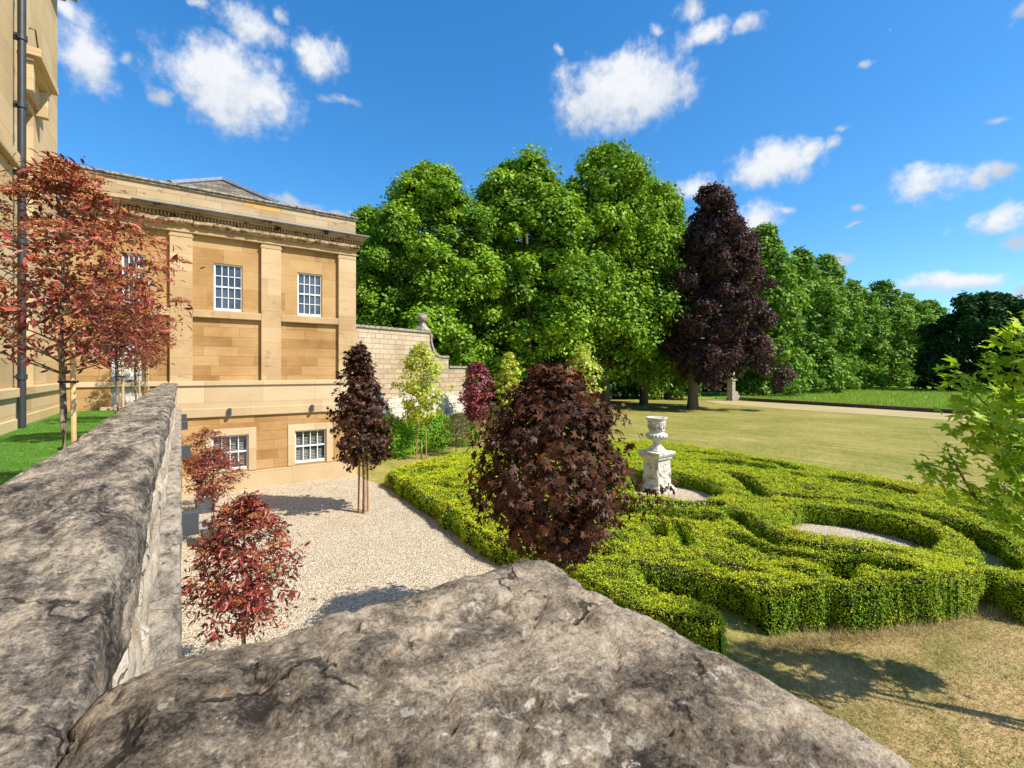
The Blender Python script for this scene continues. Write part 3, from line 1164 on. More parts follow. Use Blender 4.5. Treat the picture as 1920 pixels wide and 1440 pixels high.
# wall lights on the wing and along the retaining wall
LG = 'wall lights'
for px, py, lab in ((431, 772, 'small dark box light on the wing band above the basement window behind the planters'), (586, 765, 'small dark box light on the wing band nearest the purple maple')):
    X, Z = fx(px, FAC - .2), fz(px, py, FAC - .2)
    t = thing('wall_light', (X, FAC - .09, Z), lab, 'wall light', LG)
    MB().box(X - .055, X + .055, FAC - .215, FAC - .115, Z - .13, Z + .13).build('housing', M['slate_box'], t, .006)
    MB().box(X - .04, X + .04, FAC - .115, FAC - .091, Z - .06, Z + .06).build('bracket', M['slate_box'], t)
for (Yl, lab) in ((6.15, 'largest dark grey box light low on the parapet wall by the planter'), (11.6, 'dark grey box light beside the potted photinia crown'), (17.1, 'dark box light just above the potted photinia on the retaining wall'), (20.0, 'smallest dark box light close to the wing corner')):
    t = thing('wall_light', (0, Yl, 2.86), lab, 'wall light', LG)
    MB().box(-.0, .155, Yl - .06, Yl + .06, 2.74, 2.98).build('housing', M['slate_box'], t, .006)
    MB().box(-.06, .0, Yl - .04, Yl + .04, 2.81, 2.91).build('bracket', M['slate_box'], t)

# ------------------------------------------------------------------ the main house on the left
Hs = thing('manor_house', (-3.6, 17, 3.19), 'tall pale stone manor wall with downpipe and hooded window', 'building')
HX = -3.2
hw = MB()
HWIN = [(16.25, 17.45, 8.4, 11.25), (16.25, 17.45, 4.12, 6.7)]
HY1 = 20.38


def wall_x(mb, x, y0, y1, z0, z1, holes, rev=.28):
    ys = sorted({y0, y1, *[h[0] for h in holes], *[h[1] for h in holes]})
    zs = sorted({z0, z1, *[h[2] for h in holes], *[h[3] for h in holes]})
    for a, b in zip(ys, ys[1:]):
        for c, d in zip(zs, zs[1:]):
            if any(h[0] <= (a + b) / 2 <= h[1] and h[2] <= (c + d) / 2 <= h[3] for h in holes):
                continue
            mb.poly([(x, a, c), (x, b, c), (x, b, d), (x, a, d)])
    for a, b, c, d in holes:
        mb.poly([(x, a, d), (x, a, c), (x - rev, a, c), (x - rev, a, d)])
        mb.poly([(x, b, c), (x, b, d), (x - rev, b, d), (x - rev, b, c)])
        mb.poly([(x, b, d), (x, a, d), (x - rev, a, d), (x - rev, b, d)])
        mb.poly([(x, a, c), (x, b, c), (x - rev, b, c), (x - rev, a, c)])


wall_x(hw, HX, 15.0, HY1, 3.0, 16.6, HWIN)
hw.poly([(HX, HY1, 3.0), (HX - 6, HY1, 3.0), (HX - 6, HY1, 16.6), (HX, HY1, 16.6)])
hw.box(HX - 2, HX + .12, -8, 15.0, 3.0, 16.6)
hw.build('wall', M['house'], Hs)
MB().box(HX - 6, HX - .4, -8, HY1 - .2, 16.3, 16.58).box(HX - .4, HX - .36, 15.6, HY1 - .1, 3.2, 16.2).build('interior', M['dark_room'], Hs)
for a, b, c, d in HWIN:
    mb = MB()
    xw = HX - .2
    mb.box(xw - .03, xw + .03, a, a + .07, c, d)
    mb.box(xw - .03, xw + .03, b - .07, b, c, d)
    mb.box(xw - .03, xw + .03, a + .07, b - .07, d - .07, d)
    mb.box(xw - .03, xw + .04, a + .07, b - .07, c, c + .1)
    mb.box(xw - .03, xw + .035, a + .07, b - .07, (c + d) / 2 - .03, (c + d) / 2 + .03)
    for i in (1, 2):
        yv = a + (b - a) * i / 3
        mb.box(xw - .02, xw + .02, yv - .014, yv + .014, c + .1, d - .07)
    w = mb.build('window', M['white_paint'], Hs, .004)
    MB().box(xw - .026, xw - .02, a + .07, b - .07, c + .1, d - .07).build('pane', M['glass'], w)
hood = MB()
hood.box(HX - .01, HX + .10, 16.0, 17.75, 11.45, 12.0)
hood.box(HX - .01, HX + .28, 15.95, 17.8, 12.001, 12.1)
hood.box(HX - .01, HX + .42, 15.88, 17.88, 12.101, 12.3)
for a in (16.02, 17.55):
    hood.box(HX - .01, HX + .26, a, a + .18, 11.3, 12.0)
hood.build('window_hood', M['house'], Hs, .015)
MB().box(HX + .0, HX + .10, 15.01, HY1 - .01, 3.15, 3.42).box(HX + .12, HX + .2, -8, 14.99, 3.15, 3.42).build('plinth', M['house'], Hs, .015)
MB().box(HX + .0, HX + .07, 15.01, HY1 - .01, 3.42, 3.9).box(HX + .12, HX + .17, -8, 14.99, 3.42, 3.9).build('dado', M['house'], Hs)
MB().box(HX + .0, HX + .14, 15.02, HY1 - .01, 3.901, 4.11).box(HX + .12, HX + .24, -8, 14.98, 3.901, 4.11).build('sill_band', M['house'], Hs, .02)
MB().box(HX + .12, HX + .25, -8, 14.98, 9.05, 9.35).build('string_course', M['house'], Hs, .02)
MB().box(HX - .1, HX + .2, -8, HY1 + .05, 16.25, 16.5).box(HX - .1, HX + .45, -8, HY1 + .3, 16.501, 16.9).build('cornice', M['house'], Hs, .02)
pp = MB()
PXX, PYY = HX + .22, 15.22
pp.tube([(PXX, PYY, 3.2), (PXX, PYY, 16.2)], .075, 12)
zc = 4.3
while zc < 16:
    pp.tube([(PXX, PYY, zc), (PXX, PYY, zc + .12)], .098, 12)
    pp.box(PXX - .22, PXX - .05, PYY - .13, PYY + .13, zc + .03, zc + .09)
    zc += 1.55
pp.build('downpipe', M['iron'], Hs, smooth=False)
ib = MB()
ib.tube([(HX, 17.0, 13.3), (HX + .12, 17.0, 13.3), (HX + .12, 17.3, 12.9), (HX, 17.3, 12.9)], .018, 6)
ib.build('iron_bracket', M['iron'], Hs)


# ------------------------------------------------------------------ parapet and near cap stone
def displaced_block(x0, x1, y0, y1, z0, z1, step, rad, amp, seed, taper=None, aniso=(1, 1, 1), big=1., ystep=None):
    """closed rounded stone block with real relief (top, ends and sides)"""
    nx, nz = max(3, int((x1 - x0) / step)), max(3, int((z1 - z0) / step))
    if ystep is None:
        ys = np.linspace(y0, y1, max(3, int((y1 - y0) / step)) + 1)
    else:
        ys = ystep
    ring = [(x, z0) for x in np.linspace(x1, x0, nx + 1)][:-1] + [(x0, z) for z in np.linspace(z0, z1, nz + 1)][:-1] + [(x, z1) for x in np.linspace(x0, x1, nx + 1)][:-1] + [(x1, z) for z in np.linspace(z1, z0, nz + 1)][:-1]
    ring = np.array(ring)
    k = len(ring)
    n = len(ys)
    V = np.zeros((n, k, 3))
    V[:, :, 0] = ring[None, :, 0]
    V[:, :, 2] = ring[None, :, 1]
    V[:, :, 1] = ys[:, None]
    ends = []
    P = V.reshape(-1, 3)

    def shape(P):
        lo, hi = np.array([x0, y0, z0]) + rad, np.array([x1, y1, z1]) - rad
        Q = np.clip(P, lo, hi)
        d = P - Q
        L = np.linalg.norm(d, axis=1, keepdims=True)
        Nn = unit(d)
        P2 = np.where(L > 1e-6, Q + Nn * rad, P)
        A = P * np.array(aniso)
        h = fbm(A, 2.2, 3, seed) * amp * 1.5 * big + fbm(A, 9, 6, seed + 5, .66) * amp * 1.0
        cr = np.abs(fbm(A, 5, 4, seed + 9, .6))
        h = h - np.exp(-(cr / .035) ** 2) * amp * .55
        return P2 + Nn * h[:, None]
    P2 = shape(P).reshape(n, k, 3)
    V = [tuple(p) for p in P2.reshape(-1, 3)]
    F = []
    for i in range(n - 1):
        for j in range(k):
            F.append((i * k + j, i * k + (j + 1) % k, (i + 1) * k + (j + 1) % k, (i + 1) * k + j))
    # end faces as grids
    for yi, yv, flip in ((0, y0, False), (n - 1, y1, True)):
        gx, gz = np.linspace(x0, x1, nx + 1), np.linspace(z0, z1, nz + 1)
        G = np.array([[(a, yv, b) for b in gz] for a in gx]).reshape(-1, 3)
        G = shape(G)
        b0 = len(V)
        V += [tuple(p) for p in G]
        for i in range(nx):
            for j in range(nz):
                q = (b0 + i * (nz + 1) + j, b0 + (i + 1) * (nz + 1) + j, b0 + (i + 1) * (nz + 1) + j + 1, b0 + i * (nz + 1) + j + 1)
                F.append(q if not flip else q[::-1])
    me = bpy.data.meshes.new('stone')
    me.from_pydata(V, [], F)
    me.polygons.foreach_set('use_smooth', [True] * len(F))
    me.update()
    return me


ZT = HCAM - .42
Pp = thing('stone_parapet', (-.33, 10, 0), 'long weathered grey parapet running from the viewer to the sandstone wing', 'wall')
edges = [.42, 2.05, 4.3, 6.6, 9.2, 11.9, 14.6, 17.4, 20.25]
for i, (a, b) in enumerate(zip(edges, edges[1:])):
    st = .012 if i == 0 else .02 if i < 2 else .035
    ysl = np.linspace(a + .002, b - .002, int((b - a) / (st * (1.5 if i else 1.2))))
    me = displaced_block(-.56, -.105, a + .002, b - .002, ZT - .19, ZT, st, .045, .018 if i < 2 else .016, 31 + i, aniso=(1.6, .6, 1.6), ystep=ysl)
    link(me, 'coping_stone', M['coping'], Pp)
me = displaced_block(-.50, -.15, .5, 20.25, 3.1, ZT - .17, .05, .02, .012, 77, ystep=np.linspace(.5, 20.25, 260))
link(me, 'wall_body', M['rubble'], Pp)
# pale rubble stones bulging from the outer face
rb = []
V, F = [], []
r1 = np.random.default_rng(5)
yy = .86
while yy < 20:
    z = 3.22
    wd = .22 + .3 * r1.random()
    while z < ZT - .2:
        hh = min(.16 + .2 * r1.random(), ZT - .17 - z)
        if hh > .06:
            n = 7
            b0 = len(V)
            bul = .025 + .03 * r1.random()
            for i in range(n):
                for j in range(n):
                    a, c = i / (n - 1), j / (n - 1)
                    e = (max(0, 1 - abs(2 * a - 1) ** 3.2) * max(0, 1 - abs(2 * c - 1) ** 3.2)) ** .6
                    V.append((-.165 + bul * e * (1 + .06 * r1.normal()) if 0 < i < n - 1 and 0 < j < n - 1 else -.165, yy + .01 + (wd - .02) * a, z + .008 + (hh - .016) * c))
            for i in range(n - 1):
                for j in range(n - 1):
                    F.append((b0 + i * n + j, b0 + (i + 1) * n + j, b0 + (i + 1) * n + j + 1, b0 + i * n + j + 1))
        z += hh
    yy += wd
me = bpy.data.meshes.new('rubble_facing')
me.from_pydata(V, [], F)
me.polygons.foreach_set('use_smooth', [True] * len(F))
me.update()
link(me, 'rubble_facing', M['rubble'], Pp)
me = displaced_block(-.4, 0.0, .84, 20.3, 2.95, 3.16, .03, .02, .007, 88, ystep=np.linspace(.84, 20.3, 420))
link(me, 'string_course', M['ledge'], Pp)
MB().box(-.49, -.05, .84, 20.38, -.1, 2.95).build('retaining_wall', M['rubble'], Pp)

Cp = thing('corner_pier', (.3, .2, 0), 'rough brown lichen spotted capstone filling the front of the view', 'stone pier')
me = displaced_block(-.13, .672, -.35, .842, ZT - .24, ZT, .0075, .065, .020, 4, big=1.25)
link(me, 'capstone', M['cap'], Cp)
MB().box(-.06, .60, -.3, .77, -.1, ZT - .22).build('pier_body', M['rubble'], Cp)

# ------------------------------------------------------------------ garden wall with ball finial
Gw = thing('garden_wall', (10, 25, 0), 'pale block garden wall stepping down in a swept curve', 'wall')
W0 = np.array([6.0, 23.76])
WDIR = np.array([.951, .309])
WNR = np.array([-.309, .951])


def wall_t(px):
    a, b = ray(px)
    # W0 + t*WDIR on the ray a:b
    return (a * W0[1] - b * W0[0]) / (b * WDIR[0] - a * WDIR[1])


def wall_z(px, py):
    p = W0 + WDIR * wall_t(px)
    d = (p[0] * SN + p[1] * CS)
    return HCAM + (HOR - py) / FPX * d


t_ball, t_sw, t_end = wall_t(806), wall_t(841), wall_t(873)
z_hi, z_mid, z_lo = wall_z(740, 619), wall_z(835, 671), wall_z(858, 690)


def prof_wall(off, extra):
    pts = [(-.5, z_hi), (t_ball, z_hi)]
    for i in range(1, 13):
        a = i / 12 * math.pi / 2
        pts.append((t_ball + (t_sw - t_ball) * .62 * (1 - math.cos(a)) * 1.0, z_hi - .25 - (z_hi - z_mid - .25) * math.sin(a)))
    pts += [(t_sw, z_mid)]
    return pts


pr = prof_wall(0, 0)


def extrude_profile(mb, poly, thick, c=(0, 0)):
    """poly (t, z) outline swept through the wall's thickness"""
    A = [(*(W0 + WDIR * t + WNR * c[0]), z) for t, z in poly]
    B = [(*(W0 + WDIR * t + WNR * (c[0] + thick)), z) for t, z in poly]
    mb.poly(A[::-1])
    mb.poly(B)
    n = len(poly)
    for i in range(n):
        j = (i + 1) % n
        mb.poly([A[i], A[j], B[j], B[i]])


gm = MB()
extrude_profile(gm, [(-.5, -.1)] + pr + [(t_sw, -.1)], .5)
extrude_profile(gm, [(t_sw + .003, -.1), (t_sw + .003, z_lo), (t_end, z_lo), (t_end, -.1)], .46, (.02, 0))
gm.build('wall', M['garden_wall'], Gw)
cm = MB()
for (t0, z0), (t1, z1) in zip(pr, pr[1:]):
    L = math.hypot(t1 - t0, z1 - z0)
    nx_, nz_ = -(z1 - z0) / L * .13, (t1 - t0) / L * .13
    extrude_profile(cm, [(t0, z0), (t1, z1), (t1 + nx_, z1 + nz_), (t0 + nx_, z0 + nz_)], .66, (-.08, 0))
extrude_profile(cm, [(t_sw + .05, z_lo), (t_end + .08, z_lo), (t_end + .08, z_lo + .13), (t_sw + .05, z_lo + .13)], .62, (-.06, 0))
cm.build('coping', M['ledge'], Gw)
bp = W0 + WDIR * (t_ball - .35) + WNR * .25
Bf = thing('ball_finial', (bp[0], bp[1], z_hi + .13), 'round stone ball on a pyramid foot topping the garden wall', 'finial')
fm = MB()
c0 = (bp[0], bp[1], z_hi + .13)
fm.lathe([(.34, 0), (.34, .1), (.27, .17), (.12, .45), (.1, .5)], c0, 32, 0, True, math.atan2(.309, .951))
fm.build('foot', M['finial'], Bf)
sp = MB()
sp.lathe([(.29 * math.sin(a) + .001, .77 - .29 * math.cos(a)) for a in np.linspace(.05, math.pi - .01, 16)], c0, 24)
sp.build('ball', M['finial'], Bf, smooth=True)

# ------------------------------------------------------------------ urn on pedestal
ux, uy = 14.55, 11.25
ud = ux * SN + uy * CS
Ur = thing('stone_pedestal', (ux, uy, 0), 'carved white stone pedestal inside the hedge ring', 'pedestal')
rot = R(12)
Q2 = math.sqrt(2)


def prism(prof):
    return [(r_ * Q2, z_) for r_, z_ in prof]


pm = MB()
pm.lathe(prism([(.52, -.02), (.52, .12), (.47, .15), (.45, .2), (.385, .28)]), (ux, uy, 0), 4)
pm.lathe(prism([(.37, .281), (.345, 1.19)]), (ux, uy, 0), 4)
pm.lathe(prism([(.36, 1.191), (.40, 1.23), (.41, 1.29), (.46, 1.36), (.485, 1.42), (.485, 1.5)]), (ux, uy, 0), 4)
pm.build('pedestal', M['statue'], Ur, .012)
for k in range(4):
    a = k * math.pi / 2
    n_ = Vector((math.cos(a), math.sin(a), 0))
    s_ = Vector((-math.sin(a), math.cos(a), 0))
    c_ = Vector((ux, uy, 0)) + n_ * .36
    sw = MB()
    pts = []
    for i in range(15):
        t = i / 14 * 2 - 1
        pts.append(tuple(c_ + s_ * (t * .30) + Vector((0, 0, .58 + .22 * t * t))))
    sw.tube(pts, [.02 + .016 * abs(math.sin(i * 1.9)) for i in range(15)], 7)
    sw.build('swag', M['statue'], Ur, smooth=True)
    q = c_ + s_ * .30 - n_ * .01
    dr_ = MB()
    dr_.tube([tuple(q + Vector((0, 0, .92))), tuple(q + Vector((0, 0, .78))), tuple(q + Vector((0, 0, .62))), tuple(q + Vector((0, 0, .5)))], [.012, .045, .055, .02], 7)
    dr_.build('swag_drop', M['statue'], Ur, smooth=True)
    rg = MB()
    rg.tube([tuple(c_ - n_ * .01 + s_ * (.08 * math.cos(t)) + Vector((0, 0, 1.0 + .08 * math.sin(t)))) for t in np.linspace(0, 2 * math.pi, 17)], .02, 6)
    rg.build('ring_boss', M['statue'], Ur, smooth=True)
Un = thing('stone_urn', (ux, uy, 1.5), 'tall fluted white stone urn standing on the carved pedestal', 'urn')
um = MB()
um.lathe(prism([(.27, 1.502), (.26, 1.54), (.22, 1.57), (.095, 1.76), (.085, 1.80)]), (ux, uy, 0), 4)
um.build('foot', M['statue'], Un)
um = MB()
prof = [(.11, 1.80), (.115, 1.86), (.2, 1.90), (.33, 1.97), (.39, 2.06), (.37, 2.14), (.28, 2.18), (.265, 2.20), (.275, 2.26), (.31, 2.28), (.295, 2.31), (.31, 2.53), (.33, 2.55), (.33, 2.58), (.32, 2.61), (.39, 2.71), (.405, 2.74), (.395, 2.76), (.31, 2.73), (.26, 2.55), (.02, 2.53)]
um.lathe(prof, (ux, uy, 0), 72, 0, False, 0, (1.87, 2.17, 18))
for i in range(18):
    a = i / 18 * 2 * math.pi
    for q in range(3):
        aa = a + random.uniform(-.12, .12)
        zq = 2.34 + .16 * random.random()
        um.lathe([(.004, zq - .035), (.03, zq - .015), (.033, zq + .01), (.004, zq + .035)], (ux + .31 * math.cos(aa), uy + .31 * math.sin(aa), 0), 6)
um.build('bowl', M['statue'], Un, smooth=True)
sheet('gravel_bed', [(7.4, 7.4), (9.6, 5.4), (12.4, 3.9), (17.0, 4), (19.6, 6), (20.0, 16.5), (18.5, 18), (9, 17.8), (6.9, 16.6)], .008, M['gravel_bed'])

# ------------------------------------------------------------------ box parterre: mask of clipped hedge, cut by alleys and gravel rounds
HZ = .58


def pxs(pts, z=HZ):
    return np.array([at(x, y, z) for x, y in pts])


OUTL = pxs([(728, 884), (760, 905), (800, 930), (850, 962), (905, 997), (960, 1020), (1012, 1038), (1070, 1062), (1130, 1098), (1210, 1140), (1290, 1170), (1350, 1190),
            (1384, 1176), (1388, 1140)])
OUTL = np.concatenate([OUTL, pxs([(1400, 1110), (1440, 1106), (1480, 1098), (1530, 1098)], .8), pxs([(1560, 1104), (1590, 1114), (1625, 1113), (1680, 1105), (1740, 1104), (1800, 1088), (1846, 1068)], .68), pxs([
            (1870, 1082), (1890, 1098), (1925, 1112), (2010, 1118), (2080, 1010), (2010, 972), (1930, 944), (1880, 928), (1820, 915), (1740, 905), (1660, 893), (1580, 881), (1500, 866), (1420, 854), (1340, 842), (1280, 834), (1225, 828), (1165, 826), (1080, 828), (1000, 832), (930, 838), (870, 846), (800, 862), (752, 874)])])
ROUNDS = [pxs([(1168, 905), (1190, 893), (1230, 886), (1275, 885), (1320, 894), (1350, 906), (1357, 918), (1340, 929), (1300, 933), (1240, 926), (1195, 920), (1160, 916)]),
          pxs([(1470, 968), (1482, 950), (1510, 944), (1580, 950), (1650, 961), (1720, 978), (1758, 990), (1766, 1004), (1752, 1022), (1700, 1019), (1640, 1012), (1580, 1003), (1520, 992), (1485, 982)])]
GAPS = [  # alleys between the hedges: traced on the hedge tops; (width, points)
    (.30, [(1165, 935), (1200, 938), (1250, 941), (1300, 943), (1342, 942)]),
    (.34, [(1369, 885), (1390, 892), (1410, 905), (1428, 925)]),
    (.42, [(1212, 955), (1240, 956), (1280, 960), (1320, 962), (1338, 966)]),
    (.12, [(1268, 975), (1280, 984), (1284, 1000), (1287, 1012)]),
    (.30, [(1230, 978), (1238, 990), (1236, 998)]),
    (.36, [(1376, 955), (1394, 972), (1420, 985), (1440, 998), (1470, 1012), (1522, 1026), (1570, 1036), (1610, 1042)]),
    (.2, [(1610, 1042), (1650, 1047), (1684, 1048)]),
    (.26, [(1380, 1002), (1412, 1015), (1436, 1024), (1462, 1034)]),
    (.12, [(1462, 1034), (1500, 1046), (1530, 1058)]),
    (.5, [(1578, 1064), (1600, 1066), (1630, 1072), (1668, 1080)]),
    (.34, [(1572, 1070), (1574, 1086), (1572, 1096)]),
    (.20, [(1478, 1072), (1510, 1084), (1545, 1094), (1570, 1096)]),
    (.14, [(1326, 1043), (1350, 1052), (1380, 1062), (1420, 1074)]),
    (.16, [(1204, 1058), (1235, 1068), (1262, 1082)]),
    (.8, [(1262, 1082), (1300, 1092), (1340, 1106), (1372, 1124)]),
    (.34, [(1340, 1106), (1374, 1128), (1388, 1160), (1396, 1210)]),
    (.40, [(1610, 939), (1640, 943), (1676, 952)]),
    (.34, [(1700, 954), (1740, 962), (1790, 978)]),
    (.42, [(1800, 980), (1845, 1002), (1868, 1022), (1882, 1050)]),
    (.14, [(1440, 924), (1480, 926), (1540, 930), (1610, 939)]),
    (.60, [(1336, 863), (1360, 864), (1400, 868), (1434, 874)]),
    (.35, [(1420, 862), (1462, 868), (1490, 878)]),
    (.16, [(1490, 886), (1506, 892)]),
    (.16, [(1512, 912), (1540, 914)]),
    (.55, [(1572, 896), (1610, 901), (1650, 908), (1688, 917)]),
    (.3, [(1800, 948), (1840, 958), (1880, 972)]),
    (.3, [(1850, 932), (1900, 940), (1960, 952)]),
    (.5, [(800, 880), (825, 877)]),
    (.25, [(785, 886), (800, 880)]),
    (.15, [(868, 912), (900, 910), (940, 905)]),
    (.12, [(830, 905), (850, 915)]),
    (.16, [(880, 870), (930, 866), (980, 862)]),
    (.4, [(1150, 960), (1163, 955), (1172, 948)]),
    (.14, [(1120, 1032), (1135, 1028)]),
    (.16, [(1050, 1000), (1110, 1010), (1160, 1006)]),
    (.3, [(1060, 860), (1120, 862), (1160, 868)]),
    (.14, [(1290, 848), (1340, 851), (1400, 858)]),
]
BANDS = [  # spine of each hedge and its label
    ('clipped box hedge along the gravel court, its long face in shade', [(740, 893), (800, 915), (850, 945), (940, 990), (1030, 1035)]),
    ('box hedge filling the corner nearest the yellow maple', [(800, 868), (870, 885), (960, 870), (1020, 900)]),
    ('low box hedge strip tapering off beside the capstone', [(1090, 1062), (1180, 1100), (1280, 1140), (1360, 1172)]),
    ('box hedge band curving behind the shaded alley beside the capstone', [(1180, 1040), (1290, 1052), (1380, 1080), (1470, 1098), (1545, 1108)]),
    ('box hedge scroll around the narrow gravel sliver', [(1060, 960), (1150, 985), (1220, 1000), (1260, 1000), (1240, 1025)]),
    ('box hedge band running between the two gravel rounds', [(1300, 992), (1360, 990), (1400, 1005), (1480, 1030), (1560, 1055)]),
    ('box hedge bar in front of the pedestal ring', [(1180, 946), (1260, 950), (1340, 952), (1385, 985), (1440, 1010)]),
    ('box hedge ring around the white stone pedestal', [(1175, 926), (1240, 932), (1310, 938), (1365, 925), (1370, 905), (1340, 890), (1280, 876), (1200, 876), (1150, 890)]),
    ('box hedge ring around the empty gravel oval', [(1440, 945), (1475, 982), (1560, 1008), (1680, 1030), (1780, 1030), (1815, 1000), (1740, 966), (1640, 946), (1530, 936), (1455, 936)]),
    ('box hedge block with browned tips and a small pocket beside the parched grass', [(1600, 1052), (1690, 1060), (1640, 1095), (1740, 1090), (1830, 1060), (1840, 1030)]),
    ('box hedge band sweeping outside the gravel oval', [(1400, 882), (1440, 912), (1540, 922), (1640, 932), (1740, 950), (1840, 985), (1900, 1040)]),
    ('far box hedge edging the mown lawn behind the urn', [(1050, 840), (1165, 840), (1280, 848), (1400, 862), (1500, 882)]),
    ('far box hedge beside the long dark pocket near the green maple', [(1560, 890), (1660, 902), (1760, 915), (1860, 940), (1960, 990)]),
]


def in_poly(X, Y, P):
    ins = np.zeros(X.shape, bool)
    n = len(P)
    for i in range(n):
        x0, y0 = P[i]
        x1, y1 = P[(i + 1) % n]
        c = ((y0 > Y) != (y1 > Y)) & (X < (x1 - x0) * (Y - y0) / (y1 - y0 + 1e-12) + x0)
        ins ^= c
    return ins


def seg_dist(X, Y, P):
    d = np.full(X.shape, 1e9)
    for (x0, y0), (x1, y1) in zip(P[:-1], P[1:]):
        dx, dy = x1 - x0, y1 - y0
        t = np.clip(((X - x0) * dx + (Y - y0) * dy) / (dx * dx + dy * dy + 1e-12), 0, 1)
        d = np.minimum(d, np.hypot(X - x0 - t * dx, Y - y0 - t * dy))
    return d


def hedges():
    c = .06
    gx, gy = np.arange(4.5, 23.0, c), np.arange(-.5, 20.5, c)
    X, Y = np.meshgrid(gx, gy, indexing='ij')
    Pn = np.stack([X, Y, X * 0], -1)
    wob = fbm(Pn, 2.0, 3, 51) * .09
    mask = in_poly(X + wob, Y + wob, OUTL)
    for P in ROUNDS:
        mask &= ~in_poly(X + wob * .6, Y - wob * .6, P)
    for w, P in GAPS:
        mask &= seg_dist(X, Y, pxs(P)) > (w * .60 + .095 + wob * .4)
    dist = np.stack([seg_dist(X, Y, pxs(P)) for _, P in BANDS], 0)
    owner = dist.argmin(0)
    top = .55 + .27 * np.clip((5.2 - Y) / 1.6, 0, 1) * np.clip((13.5 - X) / 2.0, 0, 1) + .06 * np.clip((Y - 9) / 5, 0, 1)
    top = top + fbm(Pn, .9, 3, 61) * .05 + fbm(Pn, 4, 3, 67) * .035
    pad = np.pad(mask, 1)
    bl = mask.astype(float)
    for _ in range(3):
        q = np.pad(bl, 1, mode='edge')
        bl = (q[:-2, 1:-1] + q[2:, 1:-1] + q[1:-1, :-2] + q[1:-1, 2:] + q[1:-1, 1:-1]) / 5
    top = top - .11 * np.clip((.98 - bl) / .4, 0, 1) ** 1.5
    r = np.random.default_rng(99)
    for b, (lab, _) in enumerate(BANDS):
        I, J = np.nonzero(mask & (owner == b))
        if len(I) < 20:
            continue
        x, y, z = gx[I], gy[J], top[I, J]
        depth = x * SN + y * CS
        # --- core: top cells and boundary walls
        V, F = [], []
        s = c / 2
        q = len(I)
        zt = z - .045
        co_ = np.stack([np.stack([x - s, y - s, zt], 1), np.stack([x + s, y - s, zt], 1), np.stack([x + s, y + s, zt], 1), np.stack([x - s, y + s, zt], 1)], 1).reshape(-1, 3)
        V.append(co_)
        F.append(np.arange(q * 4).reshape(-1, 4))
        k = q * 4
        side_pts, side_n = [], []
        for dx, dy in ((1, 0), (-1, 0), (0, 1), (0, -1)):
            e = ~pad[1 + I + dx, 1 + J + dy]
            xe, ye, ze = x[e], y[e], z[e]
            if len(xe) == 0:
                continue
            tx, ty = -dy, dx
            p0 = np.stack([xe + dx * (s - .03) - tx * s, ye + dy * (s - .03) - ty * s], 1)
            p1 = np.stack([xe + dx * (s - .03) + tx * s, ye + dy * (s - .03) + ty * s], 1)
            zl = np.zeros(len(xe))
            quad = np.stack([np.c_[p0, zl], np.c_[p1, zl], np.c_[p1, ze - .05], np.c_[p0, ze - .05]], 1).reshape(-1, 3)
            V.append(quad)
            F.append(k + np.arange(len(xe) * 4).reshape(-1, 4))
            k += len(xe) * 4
            de_ = xe * SN + ye * CS
            rate = np.where(de_ < 9.5, 2700, np.where(de_ < 14, 2100, 1500)) * c * ze
            m = r.poisson(rate)
            rep = np.repeat(np.arange(len(xe)), m)
            n_ = len(rep)
            u = r.random(n_) * 2 - 1
            hz = r.random(n_) ** .85
            sp_ = np.stack([xe[rep] + dx * s + tx * s * u, ye[rep] + dy * s + ty * s * u, hz * ze[rep]], 1)
            sp_[:, :2] += r.normal(size=(n_, 2)) * .026
            bul = .05 * np.sin(np.pi * hz) + .11 * fbm(sp_, 4.5, 3, 77) + .10 * fbm(sp_, 1.7, 2, 79)
            bul = np.maximum(bul, -.012 + .012 * r.random(n_))
            sp_[:, 0] += dx * bul
            sp_[:, 1] += dy * bul
            side_pts.append(sp_)
            sn = np.zeros((n_, 3))
            sn[:, 0], sn[:, 1], sn[:, 2] = dx, dy, .3
            side_n.append(sn + r.normal(size=(n_, 3)) * .55)
        rate = np.where(depth < 9.5, 3300, np.where(depth < 14, 2500, 1700)) * c * c
        m = r.poisson(rate)
        rep = np.repeat(np.arange(q), m)
        n_ = len(rep)
        tp = np.stack([x[rep] + (r.random(n_) - .5) * c * 1.3, y[rep] + (r.random(n_) - .5) * c * 1.3, z[rep] - .035 + .07 * r.random(n_) ** 2 - .03 * r.random(n_)], 1)
        tp[:, 2] += .10 * fbm(tp * np.array([1, 1, 0]), 7.5, 3, 71) + .01
        tn = np.array([0, 0, 1.0]) + r.normal(size=(n_, 3)) * .75
        C = np.concatenate([tp] + side_pts)
        Nn = np.concatenate([tn] + side_n)
        dC = C[:, 0] * SN + C[:, 1] * CS
        size = np.clip(.026 + .0013 * (dC - 6), .026, .042) * (.75 + .5 * r.random(len(C)))
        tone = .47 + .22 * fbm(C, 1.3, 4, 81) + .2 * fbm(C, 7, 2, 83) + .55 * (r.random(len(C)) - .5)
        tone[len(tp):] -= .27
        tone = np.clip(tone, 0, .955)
        brown = (fbm(C, .8, 4, 91) > .42) & (r.random(len(C)) < .3)
        tone[brown] = 1.0
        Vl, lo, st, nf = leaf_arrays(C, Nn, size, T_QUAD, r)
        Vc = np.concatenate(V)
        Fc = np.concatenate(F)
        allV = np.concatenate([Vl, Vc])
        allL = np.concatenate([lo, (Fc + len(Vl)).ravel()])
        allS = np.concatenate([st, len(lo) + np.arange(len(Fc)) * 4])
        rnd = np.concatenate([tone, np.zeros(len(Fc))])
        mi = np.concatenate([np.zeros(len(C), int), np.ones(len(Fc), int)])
        me = np_mesh('box_hedge', allV, allL, allS, rnd, mi)
